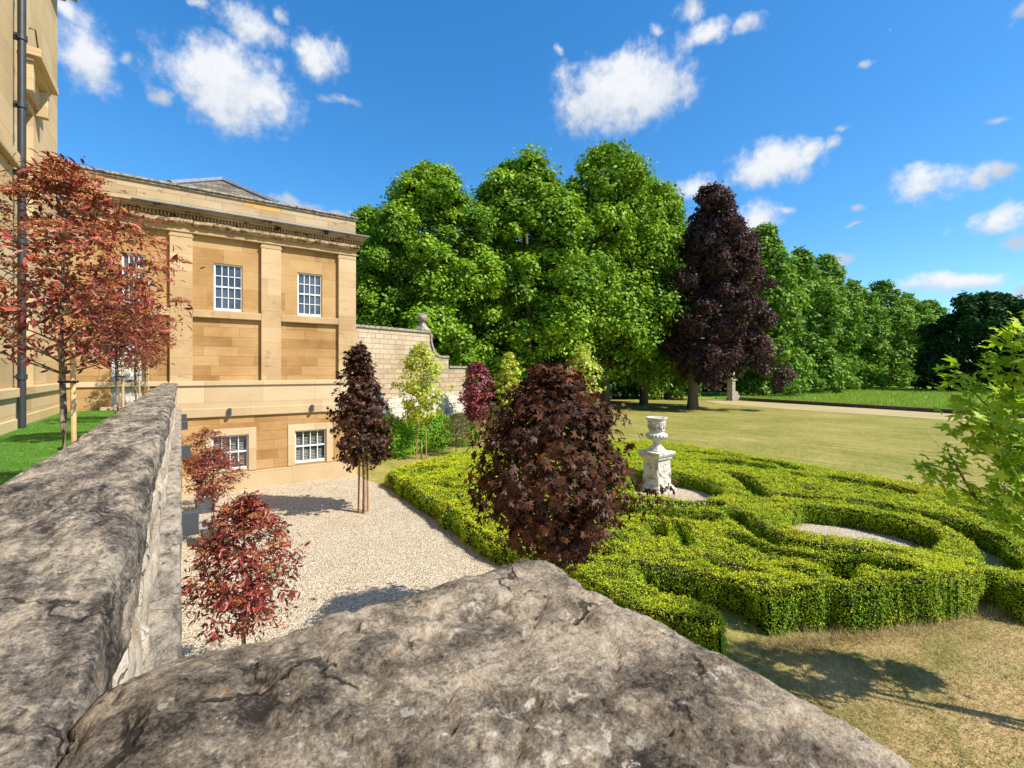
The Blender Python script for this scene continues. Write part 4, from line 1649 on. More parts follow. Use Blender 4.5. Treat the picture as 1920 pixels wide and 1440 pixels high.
        cx_, cy_ = float(x.mean()), float(y.mean())
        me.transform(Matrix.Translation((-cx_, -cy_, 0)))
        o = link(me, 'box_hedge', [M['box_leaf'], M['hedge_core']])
        o.location = (cx_, cy_, 0)
        tag(o, lab, 'hedge', 'box hedges of the parterre')


hedges()


# ------------------------------------------------------------------ trees
def trunk_mesh(r, h, rad, limbs, spread, top_frac=.8, lean=(0, 0), n=8, zlimb=(.3, .75)):
    mb = MB()
    pts, rs = [], []
    for i in range(7):
        t = i / 6
        pts.append((lean[0] * t * t + .04 * rad * 4 * math.sin(t * 5), lean[1] * t * t + .04 * rad * 4 * math.cos(t * 4), h * top_frac * t))
        rs.append(rad * (1.35 if i == 0 else 1) * (1 - .8 * t))
    mb.tube(pts, rs, n)
    for k in range(limbs):
        t = zlimb[0] + (zlimb[1] - zlimb[0]) * (k + r.random()) / max(limbs, 1)
        i = min(int(t * 6), 5)
        p = Vector(pts[i]).lerp(Vector(pts[i + 1]), t * 6 - i)
        a = k * 2.4 + r.random()
        ln = spread * (.6 + .5 * r.random())
        e = p + Vector((math.cos(a) * ln, math.sin(a) * ln, ln * (.5 + .5 * r.random())))
        mid = p.lerp(e, .5) + Vector((0, 0, -.06 * ln))
        mb.tube([p, mid, e], [rad * (1 - .75 * t) * .55, rad * .28 * (1.1 - t), rad * .06], 5)
    return mb


def big_tree_meshes(seed, h, rad, base, prof, nclump, per, leaf, mat_name, crad=(.1, .17), low=False, flat=.8, droop=.6, up=.5, toneamp=.5, offx=0., lob=.35):
    r = np.random.default_rng(seed)
    cs, rs, os_, ks = [], [], [], []
    for i in range(nclump):
        t = (i + r.random()) / nclump
        t = t ** .9
        z = base + t * (h - base)
        a = i * 2.39996 + r.random() * .8
        Rr = rad * prof(t) * (1 + lob * float(fbm(np.array([[math.cos(a) * 1.3, math.sin(a) * 1.3, t * 4.0]]), 1.0, 2, seed)[0]))
        inner = i % 5 == 0
        q = (.25 + .3 * r.random()) if inner else (.58 + .42 * r.random())
        rc = h * (crad[0] + (crad[1] - crad[0]) * r.random() ** 1.4) * (.55 + .45 * prof(t)) * .62
        rr = max(Rr * q - (0 if inner else rc * .25), 0)
        c = np.array([math.cos(a) * rr + offx * t, math.sin(a) * rr, min(z, h - rc * .55)])
        cs.append(c)
        rs.append(rc)
        os_.append(np.array([math.cos(a), math.sin(a), .25]))
        ks.append(per * (rc / (h * .5 * (crad[0] + crad[1]) * .62)) ** 2 * (.6 if inner else 1))
    # leader clump
    cs.append(np.array([offx, 0, h - h * .03]))
    rs.append(h * .032)
    os_.append(np.array([0, 0, 1.]))
    ks.append(per * .35)
    C, Nn, B = clump_cloud(cs, rs, os_, ks, r, flat, up)
    tone = .45 + toneamp * (B - .5) * .6 + .35 * fbm(C, .9, 3, seed) + .3 * (r.random(len(C)) - .5)
    return leaf_mesh('crown', C, Nn, leaf * (.6 + .8 * r.random(len(C))), T_TRI2, r, np.clip(tone, 0, 1), droop)


def P_LIME(t):
    return .66 + .34 * math.sin(math.pi * .5 * t / .38) if t < .38 else max(.1, 1 - ((t - .38) / .62) ** 2.7 * .9)


def P_SKIRT(t):
    return .9 + .1 * t / .3 if t < .3 else max(.07, 1 - ((t - .3) / .7) ** 2.0 * .93)


def P_DOME(t):
    return max(.12, math.sqrt(max(0, 1 - (t * 1.02 - .3) ** 2 / .52)))


def P_BEECH(t):
    return (.78 + .22 * t / .25) if t < .25 else max(.1, 1 - ((t - .25) / .75) ** 2.8 * .88)


def plant_tree(name, loc, label, cat, group, crown_me, trunk_me, mats, rotz=0., sc=(1, 1, 1), first=False):
    root = thing(name, loc, label, cat, group)
    root.rotation_euler = (0, 0, rotz)
    root.scale = sc
    for nm, me, mt in (('trunk', trunk_me, mats[0]), ('crown', crown_me, mats[1])):
        o = bpy.data.objects.new(nm, me)
        if not me.materials:
            me.materials.append(mt)
        COL.objects.link(o)
        o.parent = root
    return root


def mk_trunk(seed, *a, **k):
    mb = trunk_mesh(np.random.default_rng(seed), *a, **k)
    me = bpy.data.meshes.new('trunk')
    me.from_pydata(mb.v, [], mb.f)
    me.polygons.foreach_set('use_smooth', [True] * len(mb.f))
    me.update()
    return me


# unit limes: 26 m tall, 6 m radius, scaled per tree
LIMES = [big_tree_meshes(100 + i, 26, 6.0, 2.6, P_LIME, 140, 900, .27, 'lime_leaf', crad=(.055, .15)) for i in range(3)]
LTR = [mk_trunk(110 + i, 26, .42, 16, 3.8, .85, zlimb=(.14, .85)) for i in range(3)]
AG = 'limes of the avenue'
LIST = [  # px of trunk, row Y, px of top, radius, variant, label
    (690, 43, 380, 4.6, 0, 'lower bright lime rising straight behind the end of the stone wing'),
    (806, 40.5, 303, 6.0, 1, 'tall dense lime behind the ball finial of the garden wall'),
    (988, 40, 287, 7.3, 2, 'bright lime with a small sky gap on its upper side, behind the brown maple'),
    (1134, 40, 264, 7.4, 0, 'tallest lime in the clump, its pointed top above all others'),
    (1208, 41, 325, 6.6, 1, 'broad low skirted lime beside the copper beech'),
]
for px, Yr, top, rad, v, lab in LIST:
    X, d = on_row(px, Yr)
    hh = (HCAM + (HOR - top) / FPX * d) * .968
    plant_tree('lime_tree', (X, Yr, 0), lab, 'tree', AG, LIMES[v], LTR[v], (M['bark'], M['lime_leaf']), rotz=.9 * v + px * .01, sc=(rad / 6, rad / 6, hh / 26))
# the avenue running away to the right
LIM2 = [big_tree_meshes(140 + i, 26, 6.0, .3, P_SKIRT, 110, 330, .46, 'avenue_leaf', crad=(.055, .15)) for i in range(2)]
ROW = [(1250, 47, 352, 5.5, 0, 'lime peeping over the shoulder of the clump beside the copper beech'),
       (1432, 43, 424, 7.0, 1, 'big lime directly right of the copper beech'),
       (1500, 44, 470, 7.0, 0, 'lime with leafy skirts reaching the meadow, second right of the copper beech'),
       (1548, 45, 480, 7.0, 1, 'lime with a domed top standing above its neighbours midway along the avenue'),
       (1598, 45, 528, 7.0, 0, 'lime in the avenue just past the domed one'),
       (1655, 46, 528, 7.5, 1, 'lime in the avenue above the middle of the meadow'),
       (1700, 47, 552, 7.5, 0, 'farther lime in the avenue before the dark chestnut'),
       (1742, 48, 564, 8.0, 1, 'farthest lime of the avenue, touching the dark chestnut')]
for px, Yr, top, rad, v, lab in ROW:
    X, d = on_row(px, Yr)
    hh = HCAM + (HOR - top) / FPX * d
    plant_tree('lime_tree', (X, Yr, 0), lab, 'tree', AG, LIM2[v], LTR[v], (M['bark'], M['avenue_leaf']), rotz=px * .37, sc=(rad / 6, rad / 6, hh / 26))
# second row behind, closing the gaps
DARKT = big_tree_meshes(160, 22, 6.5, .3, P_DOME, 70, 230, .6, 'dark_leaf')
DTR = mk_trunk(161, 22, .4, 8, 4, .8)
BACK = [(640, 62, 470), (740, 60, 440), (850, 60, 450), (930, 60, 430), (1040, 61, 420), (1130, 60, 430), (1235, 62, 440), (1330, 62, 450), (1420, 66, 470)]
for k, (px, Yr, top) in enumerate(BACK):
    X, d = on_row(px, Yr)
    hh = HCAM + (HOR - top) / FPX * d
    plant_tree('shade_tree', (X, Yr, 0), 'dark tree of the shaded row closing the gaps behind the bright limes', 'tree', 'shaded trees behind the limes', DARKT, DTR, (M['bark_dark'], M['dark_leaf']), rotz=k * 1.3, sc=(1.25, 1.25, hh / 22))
# copper beech
bx, by = at(1300, 768)
bd = bx * SN + by * CS
bh = HCAM + (HOR - 356) / FPX * bd
BEE = big_tree_meshes(170, bh, 5.8, 3.5, P_BEECH, 170, 700, .25, 'beech_leaf', crad=(.05, .13), droop=1.6, up=.25, offx=-1.3, lob=.8)
BTR = mk_trunk(171, bh, .5, 18, 3.2, .85, zlimb=(.18, .85))
bc = plant_tree('copper_beech', (bx, by, 0), 'dark purple copper beech standing out among the green limes', 'tree', None, BEE, BTR, (M['bark'], M['beech_leaf']))
for ch in bc.children:
    if ch.name.startswith('crown'):
        ch.location = (2.5, -1.6, 0)
# a second stem under the beech
# dark horse chestnut on the right and trees beyond
CH = big_tree_meshes(180, 22, 13, .4, P_DOME, 120, 420, .62, 'dark_leaf', crad=(.12, .2))
CTR = mk_trunk(181, 22, .6, 8, 6, .6)
X, d = on_row(1850, 24)
plant_tree('chestnut_tree', (X, 24, 0), 'broad very dark chestnut at the right end of the meadow', 'tree', None, CH, CTR, (M['bark_dark'], M['dark_leaf']), sc=(.95, .95, (HCAM + (HOR - 552) / FPX * d) / 22))
for k, (px, Yr, top, lab) in enumerate(((1925, 30, 566, 'pale green tree peeping out beyond the dark chestnut'),)):
    X, d = on_row(px, Yr)
    plant_tree('far_tree', (X, Yr, 0), lab, 'tree', None, LIM2[k], LTR[k], (M['bark'], M['avenue_leaf']), rotz=k, sc=(1.5, 1.5, (HCAM + (HOR - top) / FPX * d) / 26))


def wood_edge():
    """undergrowth and far wood that reads as one dark mass behind the trunks"""
    r = np.random.default_rng(190)
    cs, rs, os_, ks = [], [], [], []
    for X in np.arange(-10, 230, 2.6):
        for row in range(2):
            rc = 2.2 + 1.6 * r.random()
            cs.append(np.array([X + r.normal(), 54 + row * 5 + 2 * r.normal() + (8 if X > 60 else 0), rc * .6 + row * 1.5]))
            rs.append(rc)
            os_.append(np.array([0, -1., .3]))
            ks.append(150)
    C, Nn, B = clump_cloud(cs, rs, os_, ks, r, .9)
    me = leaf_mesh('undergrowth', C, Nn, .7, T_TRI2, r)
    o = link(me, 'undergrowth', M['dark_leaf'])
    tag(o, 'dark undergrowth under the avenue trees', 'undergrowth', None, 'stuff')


wood_edge()


def small_tree(name, loc, label, cat, group, h, base, rad, prof, nleaf, leaf, mat, tpl, seed, trunk_r=.03, bark='bark_pale', shellbias=.45, up=.55, droop=.5, tiers=0, tonebias=0., branches=26, flowers=0, lean=(0, 0), shoots=0):
    r = np.random.default_rng(seed)
    root = thing(name, loc, label, cat, group)
    mb = MB()
    top = h * .96
    pts = [(lean[0] * t * t + .01 * math.sin(9 * t), lean[1] * t * t, top * t) for t in np.linspace(0, 1, 9)]
    mb.tube(pts, [trunk_r * (1.2 - 1.0 * t) + .003 for t in np.linspace(0, 1, 9)], 8)
    for k in range(branches):
        t = (k + r.random()) / branches
        z = base + t * (h - base) * .9
        a = k * 2.4
        rr = rad * prof(t) * (.6 + .35 * r.random())
        f = z / top
        p = Vector((lean[0] * f * f, lean[1] * f * f, max(base * .9, z - rr * .45)))
        e = Vector((lean[0] * f * f + math.cos(a) * rr, lean[1] * f * f + math.sin(a) * rr, z + .12 * rr))
        mb.tube([p, p.lerp(e, .55) + Vector((0, 0, -.05 * rr)), e], [trunk_r * .42 * (1.1 - t), trunk_r * .22, .003], 5)
    mb.build('trunk', M[bark], root, smooth=True, local=True)
    n = nleaf
    t = r.random(n) ** .85
    pf = np.array([prof(q) for q in t])
    # twigs: leaves gather on short sprays
    nsp = max(12, n // 14)
    ts = r.random(nsp) ** .85
    a_s = r.random(nsp) * 2 * math.pi
    rs_ = rad * np.array([prof(q) for q in ts]) * (1 - (1 - shellbias) * r.random(nsp) ** 1.6) * (.82 + .36 * r.random(nsp) ** 1.5)
    rs_ = rs_ * (1 + .34 * fbm(np.stack([np.cos(a_s) * 1.4, np.sin(a_s) * 1.4, ts * 3.2], 1), 1.0, 2, seed))
    cen = np.stack([rs_ * np.cos(a_s), rs_ * np.sin(a_s), base + ts * (h - base)], 1)
    if shoots:
        k_ = r.integers(0, nsp, shoots)
        cen[k_, :2] *= (1.12 + .2 * r.random((shoots, 1)))
        cen[k_, 2] += .05 * (h - base) * r.random(shoots)
    pick = r.integers(0, nsp, n)
    C = cen[pick] + r.normal(size=(n, 3)) * rad * np.array([.10, .10, .075])
    if tiers:
        zz = (C[:, 2] - base) / (h - base) * tiers
        C[:, 2] = base + (np.floor(zz) + .5 + (zz - np.floor(zz) - .5) * .55) * (h - base) / tiers
    f = np.clip(C[:, 2] / top, 0, 1)
    C[:, 0] += lean[0] * f * f
    C[:, 1] += lean[1] * f * f
    out = C * np.array([1, 1, 0])
    out[:, 2] = (C[:, 2] - base) / (h - base) - .4
    Nn = unit(out) * .75 + np.array([0, 0, up]) + r.normal(size=(n, 3)) * .5
    dirs = unit(out) + np.array([0, 0, -droop]) + r.normal(size=(n, 3)) * .45
    tone = .5 + .25 * fbm(C, 3 / rad, 3, seed) + .6 * (r.random(n) - .5) + tonebias
    me = leaf_mesh('crown', C, Nn, leaf * (.65 + .7 * r.random(n)), tpl, r, np.clip(tone, 0, 1), 0, dirs)
    link(me, 'crown', M[mat], root, local=True)
    if flowers:
        Cf, Nf = [], []
        for k in range(flowers):
            q = cen[r.integers(0, nsp)] * np.array([1.03, 1.03, 1.0]) + np.array([0, 0, .05])
            m = 90
            d = rand_dirs(m, r)
            d[:, 2] = np.abs(d[:, 2])
            Cf.append(q + d * np.array([.11, .11, .06]) * (.4 + .6 * r.random((m, 1))))
            Nf.append(d)
        Cf, Nf = np.concatenate(Cf), np.concatenate(Nf)
        me = leaf_mesh('blossom', Cf, Nf, .016, T_TRI2, r)
        link(me, 'blossom', M['photinia_flower'], root, local=True)
    return root


def P_CONE(t):
    return max(.06, (math.sin(math.pi * min(.5, .22 + t * .9)) if t < .3 else (1 - ((t - .3) / .7) ** 1.3 * .9)))


def P_FULL(t):
    return max(.1, math.sin(math.pi * (.12 + .855 * t)) ** .72)


def P_EGG(t):
    return max(.08, math.sin(math.pi * min(1, .12 + .88 * t) ** .8) ** .8)


def P_OVAL(t):
    return max(.1, math.sin(math.pi * (.1 + .86 * t)) ** .75)


def P_BALL(t):
    return max(.12, math.sqrt(max(0, 1 - (2 * t - .92) ** 2 * .98)))


def stakes(loc, label, n, h, sp, ties, ang=0., mat='stake'):
    t = thing('tree_stakes', loc, label, 'tree stakes', 'stakes of the young trees')
    ps = []
    for k in range(n):
        a = ang + k * 2 * math.pi / n
        x, y = math.cos(a) * sp, math.sin(a) * sp
        ps.append((x, y))
        MB().tube([(x * 1.0, y * 1.0, -.05), (x * .82, y * .82, h)], [.034, .032], 8).build('stake', M[mat], t, local=True)
    for k in range(n if n > 2 else 1):
        a, b = ps[k], ps[(k + 1) % n]
        q = .84
        MB().tube([(a[0] * q, a[1] * q, ties), (b[0] * q, b[1] * q, ties)], .022, 6).build('crossbar', M[mat], t, local=True)
    return t


# purple maples
t1x, t1y = at(682, 961)
small_tree('maple_tree', (t1x, t1y, 0), 'narrow purple maple with three stakes in front of the wing', 'tree', None, 5.2, 1.5, .86, P_CONE, 6200, .115, 'maple_dark', T_MAPLE_S, 201, .04, 'bark', up=.5, droop=.35, tonebias=-.02, lean=(-.14, .08), shoots=70)
stakes((t1x, t1y, 0), 'three bare timber stakes around the narrow purple maple', 3, 1.75, .17, 1.62, .4)
u = (1040 - CX) / FPX
t2 = (7.4 * (SN + CS * u), 7.4 * (CS - SN * u))
small_tree('maple_tree', (*t2, 0), 'large dark purple maple overlapping the hedges in mid view', 'tree', None, 4.48, 1.72, 1.08, P_FULL, 9000, .098, 'maple_dark', T_MAPLE, 202, .05, 'bark', shellbias=.5, up=.45, droop=.35, tonebias=.05, shoots=120)
# the row by the garden wall
yx, yy_ = at(790, 861)
small_tree('maple_tree', (yx, yy_, 0), 'yellow green young maple before the garden wall', 'tree', 'golden maples', 5.75, 1.9, 1.25, P_OVAL, 3600, .13, 'maple_yellow', T_MAPLE_S, 203, .035, 'bark_pale', shellbias=.2, tonebias=.05)
stakes((yx, yy_, 0), 'two timber stakes holding the yellow green maple before the wall', 2, 1.9, .26, 1.75, -YAW)
rx_, ry_ = at(893, 836)
small_tree('maple_tree', (rx_, ry_, 0), 'deep red young maple at the low end of the garden wall', 'tree', None, 4.95, 1.5, 1.0, P_OVAL, 4200, .12, 'maple_red', T_MAPLE_S, 204, .035, 'bark_pale', shellbias=.4)
stakes((rx_, ry_, 0), 'two timber stakes under the deep red maple', 2, 1.7, .25, 1.5, -YAW)
u = (955 - CX) / FPX
small_tree('maple_tree', (33 * (SN + CS * u), 33 * (CS - SN * u), 0), 'yellow maple between the red maple and the large purple one', 'tree', 'golden maples', 5.7, 1.6, .95, P_OVAL, 1900, .15, 'maple_yellow', T_MAPLE_S, 205, .035, 'bark_pale', shellbias=.25, tonebias=.2)
u = (1095 - CX) / FPX
small_tree('maple_tree', (27 * (SN + CS * u), 27 * (CS - SN * u), 0), 'yellow maple with upright shoots rising behind the large purple maple', 'tree', 'golden maples', 5.9, 1.8, 1.05, P_OVAL, 1700, .14, 'maple_yellow', T_MAPLE_S, 206, .035, 'bark_pale', shellbias=.2, tonebias=.12)
px_, py_ = at(855, 853)
small_tree('photinia_bush', (px_, py_, 0), 'small round bronze green bush on a thin stem by the laurels', 'shrub', None, 2.15, .55, .85, P_BALL, 2600, .1, 'photinia_green', T_LANCE, 207, .03, 'bark', shellbias=.5)
u = (925 - CX) / FPX
small_tree('photinia_bush', (31 * (SN + CS * u), 31 * (CS - SN * u), 0), 'bronze green bush half hidden left of the large purple maple', 'shrub', None, 2.3, .4, .9, P_BALL, 2000, .12, 'photinia_green', T_LANCE, 208, .03, 'bark', shellbias=.5)
# laurels along the wall
for k, (px, py, rad, hh, lab) in enumerate(((735, 862, 1.25, 2.0, 'bright laurel bush nearest the purple maple and the wing'), (775, 853, 1.0, 1.8, 'laurel bush behind the staked yellow green maple'), (822, 845, 1.15, 1.9, 'bright laurel bush between the yellow green maple and the bronze bush'), (872, 838, 1.1, 1.8, 'laurel bush tucked behind the bronze green bush'))):
    lx, ly = at(px, py)
    lx += .3
    ly += .9
    small_tree('laurel_bush', (lx, ly, 0), lab, 'shrub', 'laurel bushes along the garden wall', hh, .0, rad, P_DOME, 4500, .15, 'laurel', T_LANCE, 220 + k, .03, 'bark', shellbias=.55, up=.35, droop=-.2)

# photinia standards on the terrace, each tied to a cane
TG = 'photinias along the terrace'
for k, (Yp, hh, rad, nl, lab, fl) in enumerate(((6.3, 3.3, .92, 3500, 'nearest red photinia on a clear stem behind the parapet', 330),
                                                (11.1, 3.0, .75, 2600, 'second red photinia along the parapet, behind the nearest crown', 200),
                                                (15.2, 2.95, .82, 1900, 'third red photinia along the parapet, in front of the grey door', 160),
                                                (19.2, 2.9, .75, 1500, 'last red photinia on the terrace next to the wing wall', 100))):
    X = -.95
    small_tree('photinia_tree', (X, Yp, 3.19), lab, 'tree', TG, hh, 1.42, rad, P_EGG if k == 0 else P_BALL, nl, .078, 'photinia', T_LANCE, 230 + k, .026, 'bark', shellbias=.35, up=.55, droop=-.35, flowers=fl, branches=46)
    c = thing('support_cane', (X + .09, Yp - .03, 3.19), ['pale bamboo cane tied to the nearest red photinia', 'bamboo cane at the second photinia stem', 'bamboo cane at the photinia stem before the door', 'bamboo cane at the last photinia by the wing'][k], 'cane', 'canes of the terrace photinias')
    MB().tube([(0, 0, 0), (-.02, .02, 1.75)], .022, 8).build('cane', M['cane'], c, local=True)
    for z in (.55, 1.2):
        MB().tube([(-.05 + .07 * math.cos(t), .02 + .05 * math.sin(t), z) for t in np.linspace(0, 2 * math.pi, 13)], .012, 5).build('tie', M['rubber'], c, local=True)

# photinias in planters on the gravel court
PG = 'photinias on the gravel court'
for k, (X, Yp, hh, base, rad, nl, lab, plab) in enumerate(((.68, 7.2, 2.78, 1.12, .70, 3900, 'near red photinia standing in the gravel court below the parapet', 'ribbed grey planter of the near red photinia'),
                                                           (.68, 14.45, 2.45, 1.25, .62, 2300, 'red photinia in a planter before the basement window', 'ribbed dark planter nearer the viewer with a pale rim'),
                                                           (.62, 17.9, 2.6, 1.2, .66, 1800, 'photinia half hidden behind the other potted one, close to the wing', 'ribbed dark planter standing close to the wing'))):
    zg = .45 if k else 0
    small_tree('photinia_tree', (X, Yp, zg), lab, 'tree', PG, hh - zg, base - zg, rad, P_BALL if k else P_EGG, nl, .088, 'photinia', T_LANCE, 240 + k, .028, 'bark', shellbias=.4, up=.5, droop=-.25, flowers=90, branches=40, tonebias=-.04)
    if k == 0:
        continue
    pl = thing('planter', (X, Yp, 0), plab, 'planter', 'ribbed square planters')
    b = MB()
    b.lathe([(.25, .005), (.29, .5)], (0, 0, 0), 32, 0, True)
    b.build('pot', M['planter'], pl, local=True)
    b = MB()
    for (x0, x1, y0, y1) in ((-.3, .3, -.3, -.25), (-.3, .3, .25, .3), (-.3, -.25, -.25, .25), (.25, .3, -.25, .25)):
        b.box(x0, x1, y0, y1, .501, .55)
    b.build('rim', M['planter_rim'], pl, .006, local=True)
    MB().box(-.249, .249, -.249, .249, .502, .51).build('soil', M['soil'], pl, local=True)


# bright green maple at the right edge: leaning shoots reach into view
def green_maple():
    d = 5.6
    bx_, by_ = d * SN + 7.3 * CS, d * CS - 7.3 * SN
    r = np.random.default_rng(260)
    root = thing('maple_tree', (bx_, by_, 0), 'bright green maple reaching in from the right edge', 'tree', None)

    def P(px, py, dd):
        uu = (px - CX) / FPX
        return Vector((dd * (SN + CS * uu) - bx_, dd * (CS - SN * uu) - by_, HCAM + (HOR - py) / FPX * dd))
    shoots = [  # limbs of the crown: start on the stem, through points, to a tip
        [(2060, 1000), (1985, 900), (1903, 800), (1897, 700), (1902, 625)],
        [(2060, 960), (1960, 870), (1890, 800), (1830, 740), (1785, 705)],
        [(2070, 1020), (1985, 950), (1935, 870), (1870, 830), (1805, 800)],
        [(2090, 1120), (1985, 1040), (1900, 985), (1810, 920), (1730, 872)],
        [(1830, 935), (1808, 900), (1790, 868), (1778, 850)],
        [(2060, 1000), (2000, 930), (1930, 890), (1880, 850), (1850, 770)],
        [(2080, 1060), (2000, 985), (1950, 940), (1900, 925), (1870, 905)],
        [(2060, 940), (2000, 820), (1960, 720), (1945, 640), (1950, 600)],
        [(2060, 940), (2040, 760), (2030, 600), (2020, 450)],
        [(2080, 1020), (2150, 850), (2200, 700), (2230, 560)],
        [(2070, 980), (2110, 820), (2120, 640), (2110, 480)],
        [(2080, 1100), (2170, 980), (2240, 900), (2300, 840)],
        [(1960, 900), (1925, 760), (1960, 680), (1985, 620)],
        [(2080, 1020), (2160, 900), (2210, 800), (2260, 700)],
        [(2080, 1000), (2190, 850), (2280, 780), (2360, 700)],
        [(2070, 980), (2180, 720), (2210, 620), (2240, 520)],
        [(2080, 1060), (2150, 960), (2210, 930), (2290, 930)],
        [(2070, 980), (2130, 760), (2150, 680), (2160, 580)],
    ]
    tm = MB()
    tm.tube([(0, 0, -.05), (0.02, 0.01, 1.2), tuple(P(2065, 1000, 5.7)), tuple(P(2050, 700, 5.7))], [.06, .05, .035, .012], 8)
    C, D = [], []
    for k, s in enumerate(shoots):
        dd0 = 5.55 + .25 * r.normal()
        pts = [P(x, y, dd0 + .12 * r.normal()) for x, y in s]
        tm.tube(pts, [.020, .014, .010, .007, .004][:len(pts)], 6)
        for a, b in zip(pts[1:], pts[2:]):
            L = (b - a).length
            for q in range(int(L * (85 if k not in (3, 4) else 55)) + 3):
                t = r.random()
                p = a.lerp(b, t)
                C.append(p + Vector(r.normal(size=3) * (.12 if k != 3 and k != 4 else .07)))
                dv = (b - a).normalized() * .5 + Vector(r.normal(size=3) * .8) + Vector((0, 0, -.35))
                D.append(dv)
        for q in range(9):
            C.append(pts[-1] + Vector(r.normal(size=3) * .06))
            D.append(Vector(r.normal(size=3)) + Vector((0, 0, .2)))
    C, D = np.array([tuple(c) for c in C]), np.array([tuple(c) for c in D])
    n = len(C)
    Nn = np.array([-.1, -.45, .8]) + r.normal(size=(n, 3)) * .42
    tone = np.clip(.45 + .25 * fbm(C, 2.0, 2, 7) + .55 * (r.random(n) - .5), 0, 1)
    tm.build('trunk', M['bark'], root, smooth=True, local=True)
    link(leaf_mesh('crown', C, Nn, .118 * (.6 + .8 * r.random(n)), T_MAPLE, r, tone, 0, D), 'crown', M['maple_green'], root, local=True)
    # its stake frame throws the barred shadow on the grass
    stakes((bx_, by_, 0), 'stake frame of the bright green maple', 2, 1.6, .3, 1.35, R(100))


green_maple()

# ------------------------------------------------------------------ kerb wall, gate pier, meadow
ka, kb = at(1384, 750), at(1785, 776)
kt = thing('low_wall', (67, 25, 0), 'low dark kerb wall between worn path and meadow', 'wall')
mb = MB()
kx0, ky0, kx1, ky1 = ka[0], ka[1], kb[0] - 1.2, kb[1] - 14
dv = Vector((kx1 - kx0, ky1 - ky0, 0))
nv = Vector((-dv.y, dv.x, 0)).normalized() * .35
A, B = Vector((kx0, ky0, 0)), Vector((kx1, ky1, 0))
pts = [A - nv, B - nv, B + nv, A + nv]
mb.poly([p + Vector((0, 0, .42)) for p in pts])
for p, q in zip(pts, pts[1:] + pts[:1]):
    mb.poly([p, q, q + Vector((0, 0, .42)), p + Vector((0, 0, .42))])
mb.build('kerb', M['kerb'], kt)
gx_, gy_ = at(1371, 751)
gp = thing('gate_pier', (gx_, gy_, 0), 'stone gate pier with ball top in shade at the end of the kerb wall', 'gate pier')
MB().box(gx_ - .42, gx_ + .42, gy_ - .42, gy_ + .42, 0, 3.0).box(gx_ - .55, gx_ + .55, gy_ - .55, gy_ + .55, 3.001, 3.25).box(gx_ - .52, gx_ + .52, gy_ - .52, gy_ + .52, -.05, .4).build('shaft', M['finial'], gp, .03)
sp = MB()
sp.lathe([(.3, 3.26), (.2, 3.4), (.18, 3.55)] + [(.5 * math.sin(a) + .001, 4.05 - .5 * math.cos(a)) for a in np.linspace(.4, math.pi - .01, 14)], (gx_, gy_, 0), 20)
sp.build('ball', M['finial'], gp, smooth=True)
sc_ = MB()
sc_.box(gx_ + .5, gx_ + 1.9, gy_ - .3, gy_ + .3, 0, .8)
sc_.tube([(gx_ + .95, gy_ - .32, .95), (gx_ + .95, gy_ + .32, .95)], .45, 14)
sc_.build('scroll_buttress', M['finial'], gp)


def blades(name, pts, h, w, r, mat, lab, cat, lean=.5, tone=None):
    n = len(pts)
    a = r.random(n) * 2 * math.pi
    d = np.stack([np.cos(a), np.sin(a), np.zeros(n)], 1)
    ln = np.stack([r.normal(size=n), r.normal(size=n), np.zeros(n)], 1) * lean
    hh = h * (.5 + .8 * r.random(n))
    V = np.stack([pts - d * w, pts + d * w, pts + np.array([0, 0, 1]) * hh[:, None] + ln * hh[:, None]], 1).reshape(-1, 3)
    me = np_mesh(name, V, np.arange(3 * n), np.arange(n) * 3, r.random(n) if tone is None else tone)
    o = link(me, name, M[mat])
    return tag(o, lab, cat, None, 'stuff')


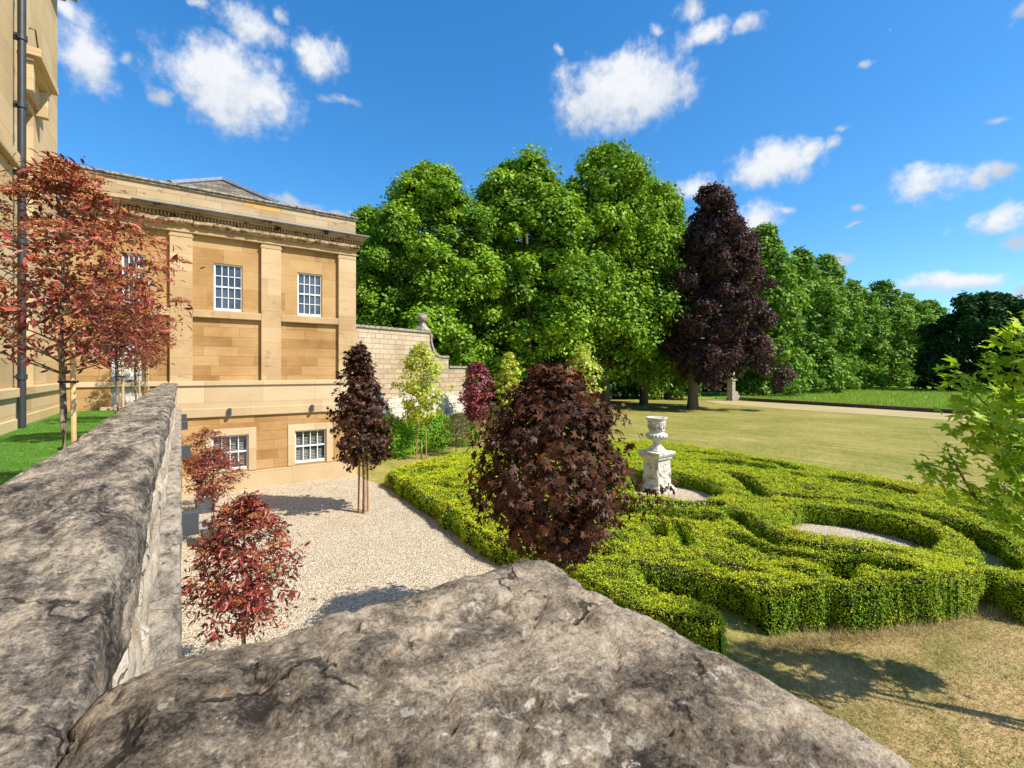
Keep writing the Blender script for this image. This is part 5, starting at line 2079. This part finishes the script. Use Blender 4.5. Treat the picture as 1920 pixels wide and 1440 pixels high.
r = np.random.default_rng(300)
n = 90000
kx = 69 + 75 * r.random(n) ** 1.2
pts = np.stack([kx, -25 + 68 * r.random(n), np.zeros(n)], 1)
blades('meadow_grass', pts, .42, .035, r, 'meadow_blade', 'long green meadow grass beyond the kerb wall', 'grass', .35)
n = 95000
q = np.stack([5.6 + 13 * r.random(n) ** 1.3, -2.5 + 6.6 * r.random(n), np.zeros(n)], 1)
dq = q[:, 0] * SN + q[:, 1] * CS
keep = (dq > 3.5) & (~in_poly(q[:, 0], q[:, 1], OUTL) | (seg_dist(q[:, 0], q[:, 1], pxs([(1370, 1135), (1392, 1165), (1400, 1210)])) < .6))
q = q[keep]
tone = np.clip(.52 + .55 * fbm(q, .8, 4, 15) + .3 * (r.random(len(q)) - .5), 0, 1)
blades('dry_grass', q, .055, .0045, r, 'grass_blade', 'short parched grass in front of the hedges', 'grass', .9, tone)
n = 2600
q = np.array([at(px, py) for px, py in ((1300, 1215), (1480, 1215), (1540, 1205), (1620, 1195), (1740, 1180), (1850, 1150), (1905, 1150))])
seg = r.integers(0, len(q) - 1, n)
tt = r.random((n, 1))
pp_ = q[seg] * (1 - tt) + q[seg + 1] * tt + r.normal(size=(n, 2)) * .10
pts = np.c_[pp_, np.zeros(n)]
blades('straw_fringe', pts, .17, .004, r, 'grass_blade', 'straw and tall dead grass along the foot of the hedge', 'grass', .8, .5 + .5 * r.random(n))

n = 260
pts = np.stack([.2 + 5.6 * r.random(n), 3 + 16.5 * r.random(n), .012 + .02 * r.random(n)], 1)
me = leaf_mesh('leaf_litter', pts, np.array([0, 0, 1.]) + r.normal(size=(n, 3)) * .35, .05 * (.5 + .8 * r.random(n)), T_LANCE, r, .12 + .6 * r.random(n))
tag(link(me, 'leaf_litter', M['photinia']), 'few fallen red and brown leaves scattered on the gravel', 'leaf litter', None, 'stuff')
n = 60000
pts = np.stack([-2.95 + 2.4 * r.random(n), 5.5 + 14.6 * r.random(n) ** 1.2, np.full(n, 3.19)], 1)
M['turf_blade'] = leaf_mat('turf_blades', [(0, (.05, .15, .01)), (.6, (.11, .28, .02)), (1, (.24, .40, .07))], .3, .04)
blades('artificial_grass', pts, .014, .004, r, 'turf_blade', 'short bright green artificial grass on the terrace', 'grass', .7)
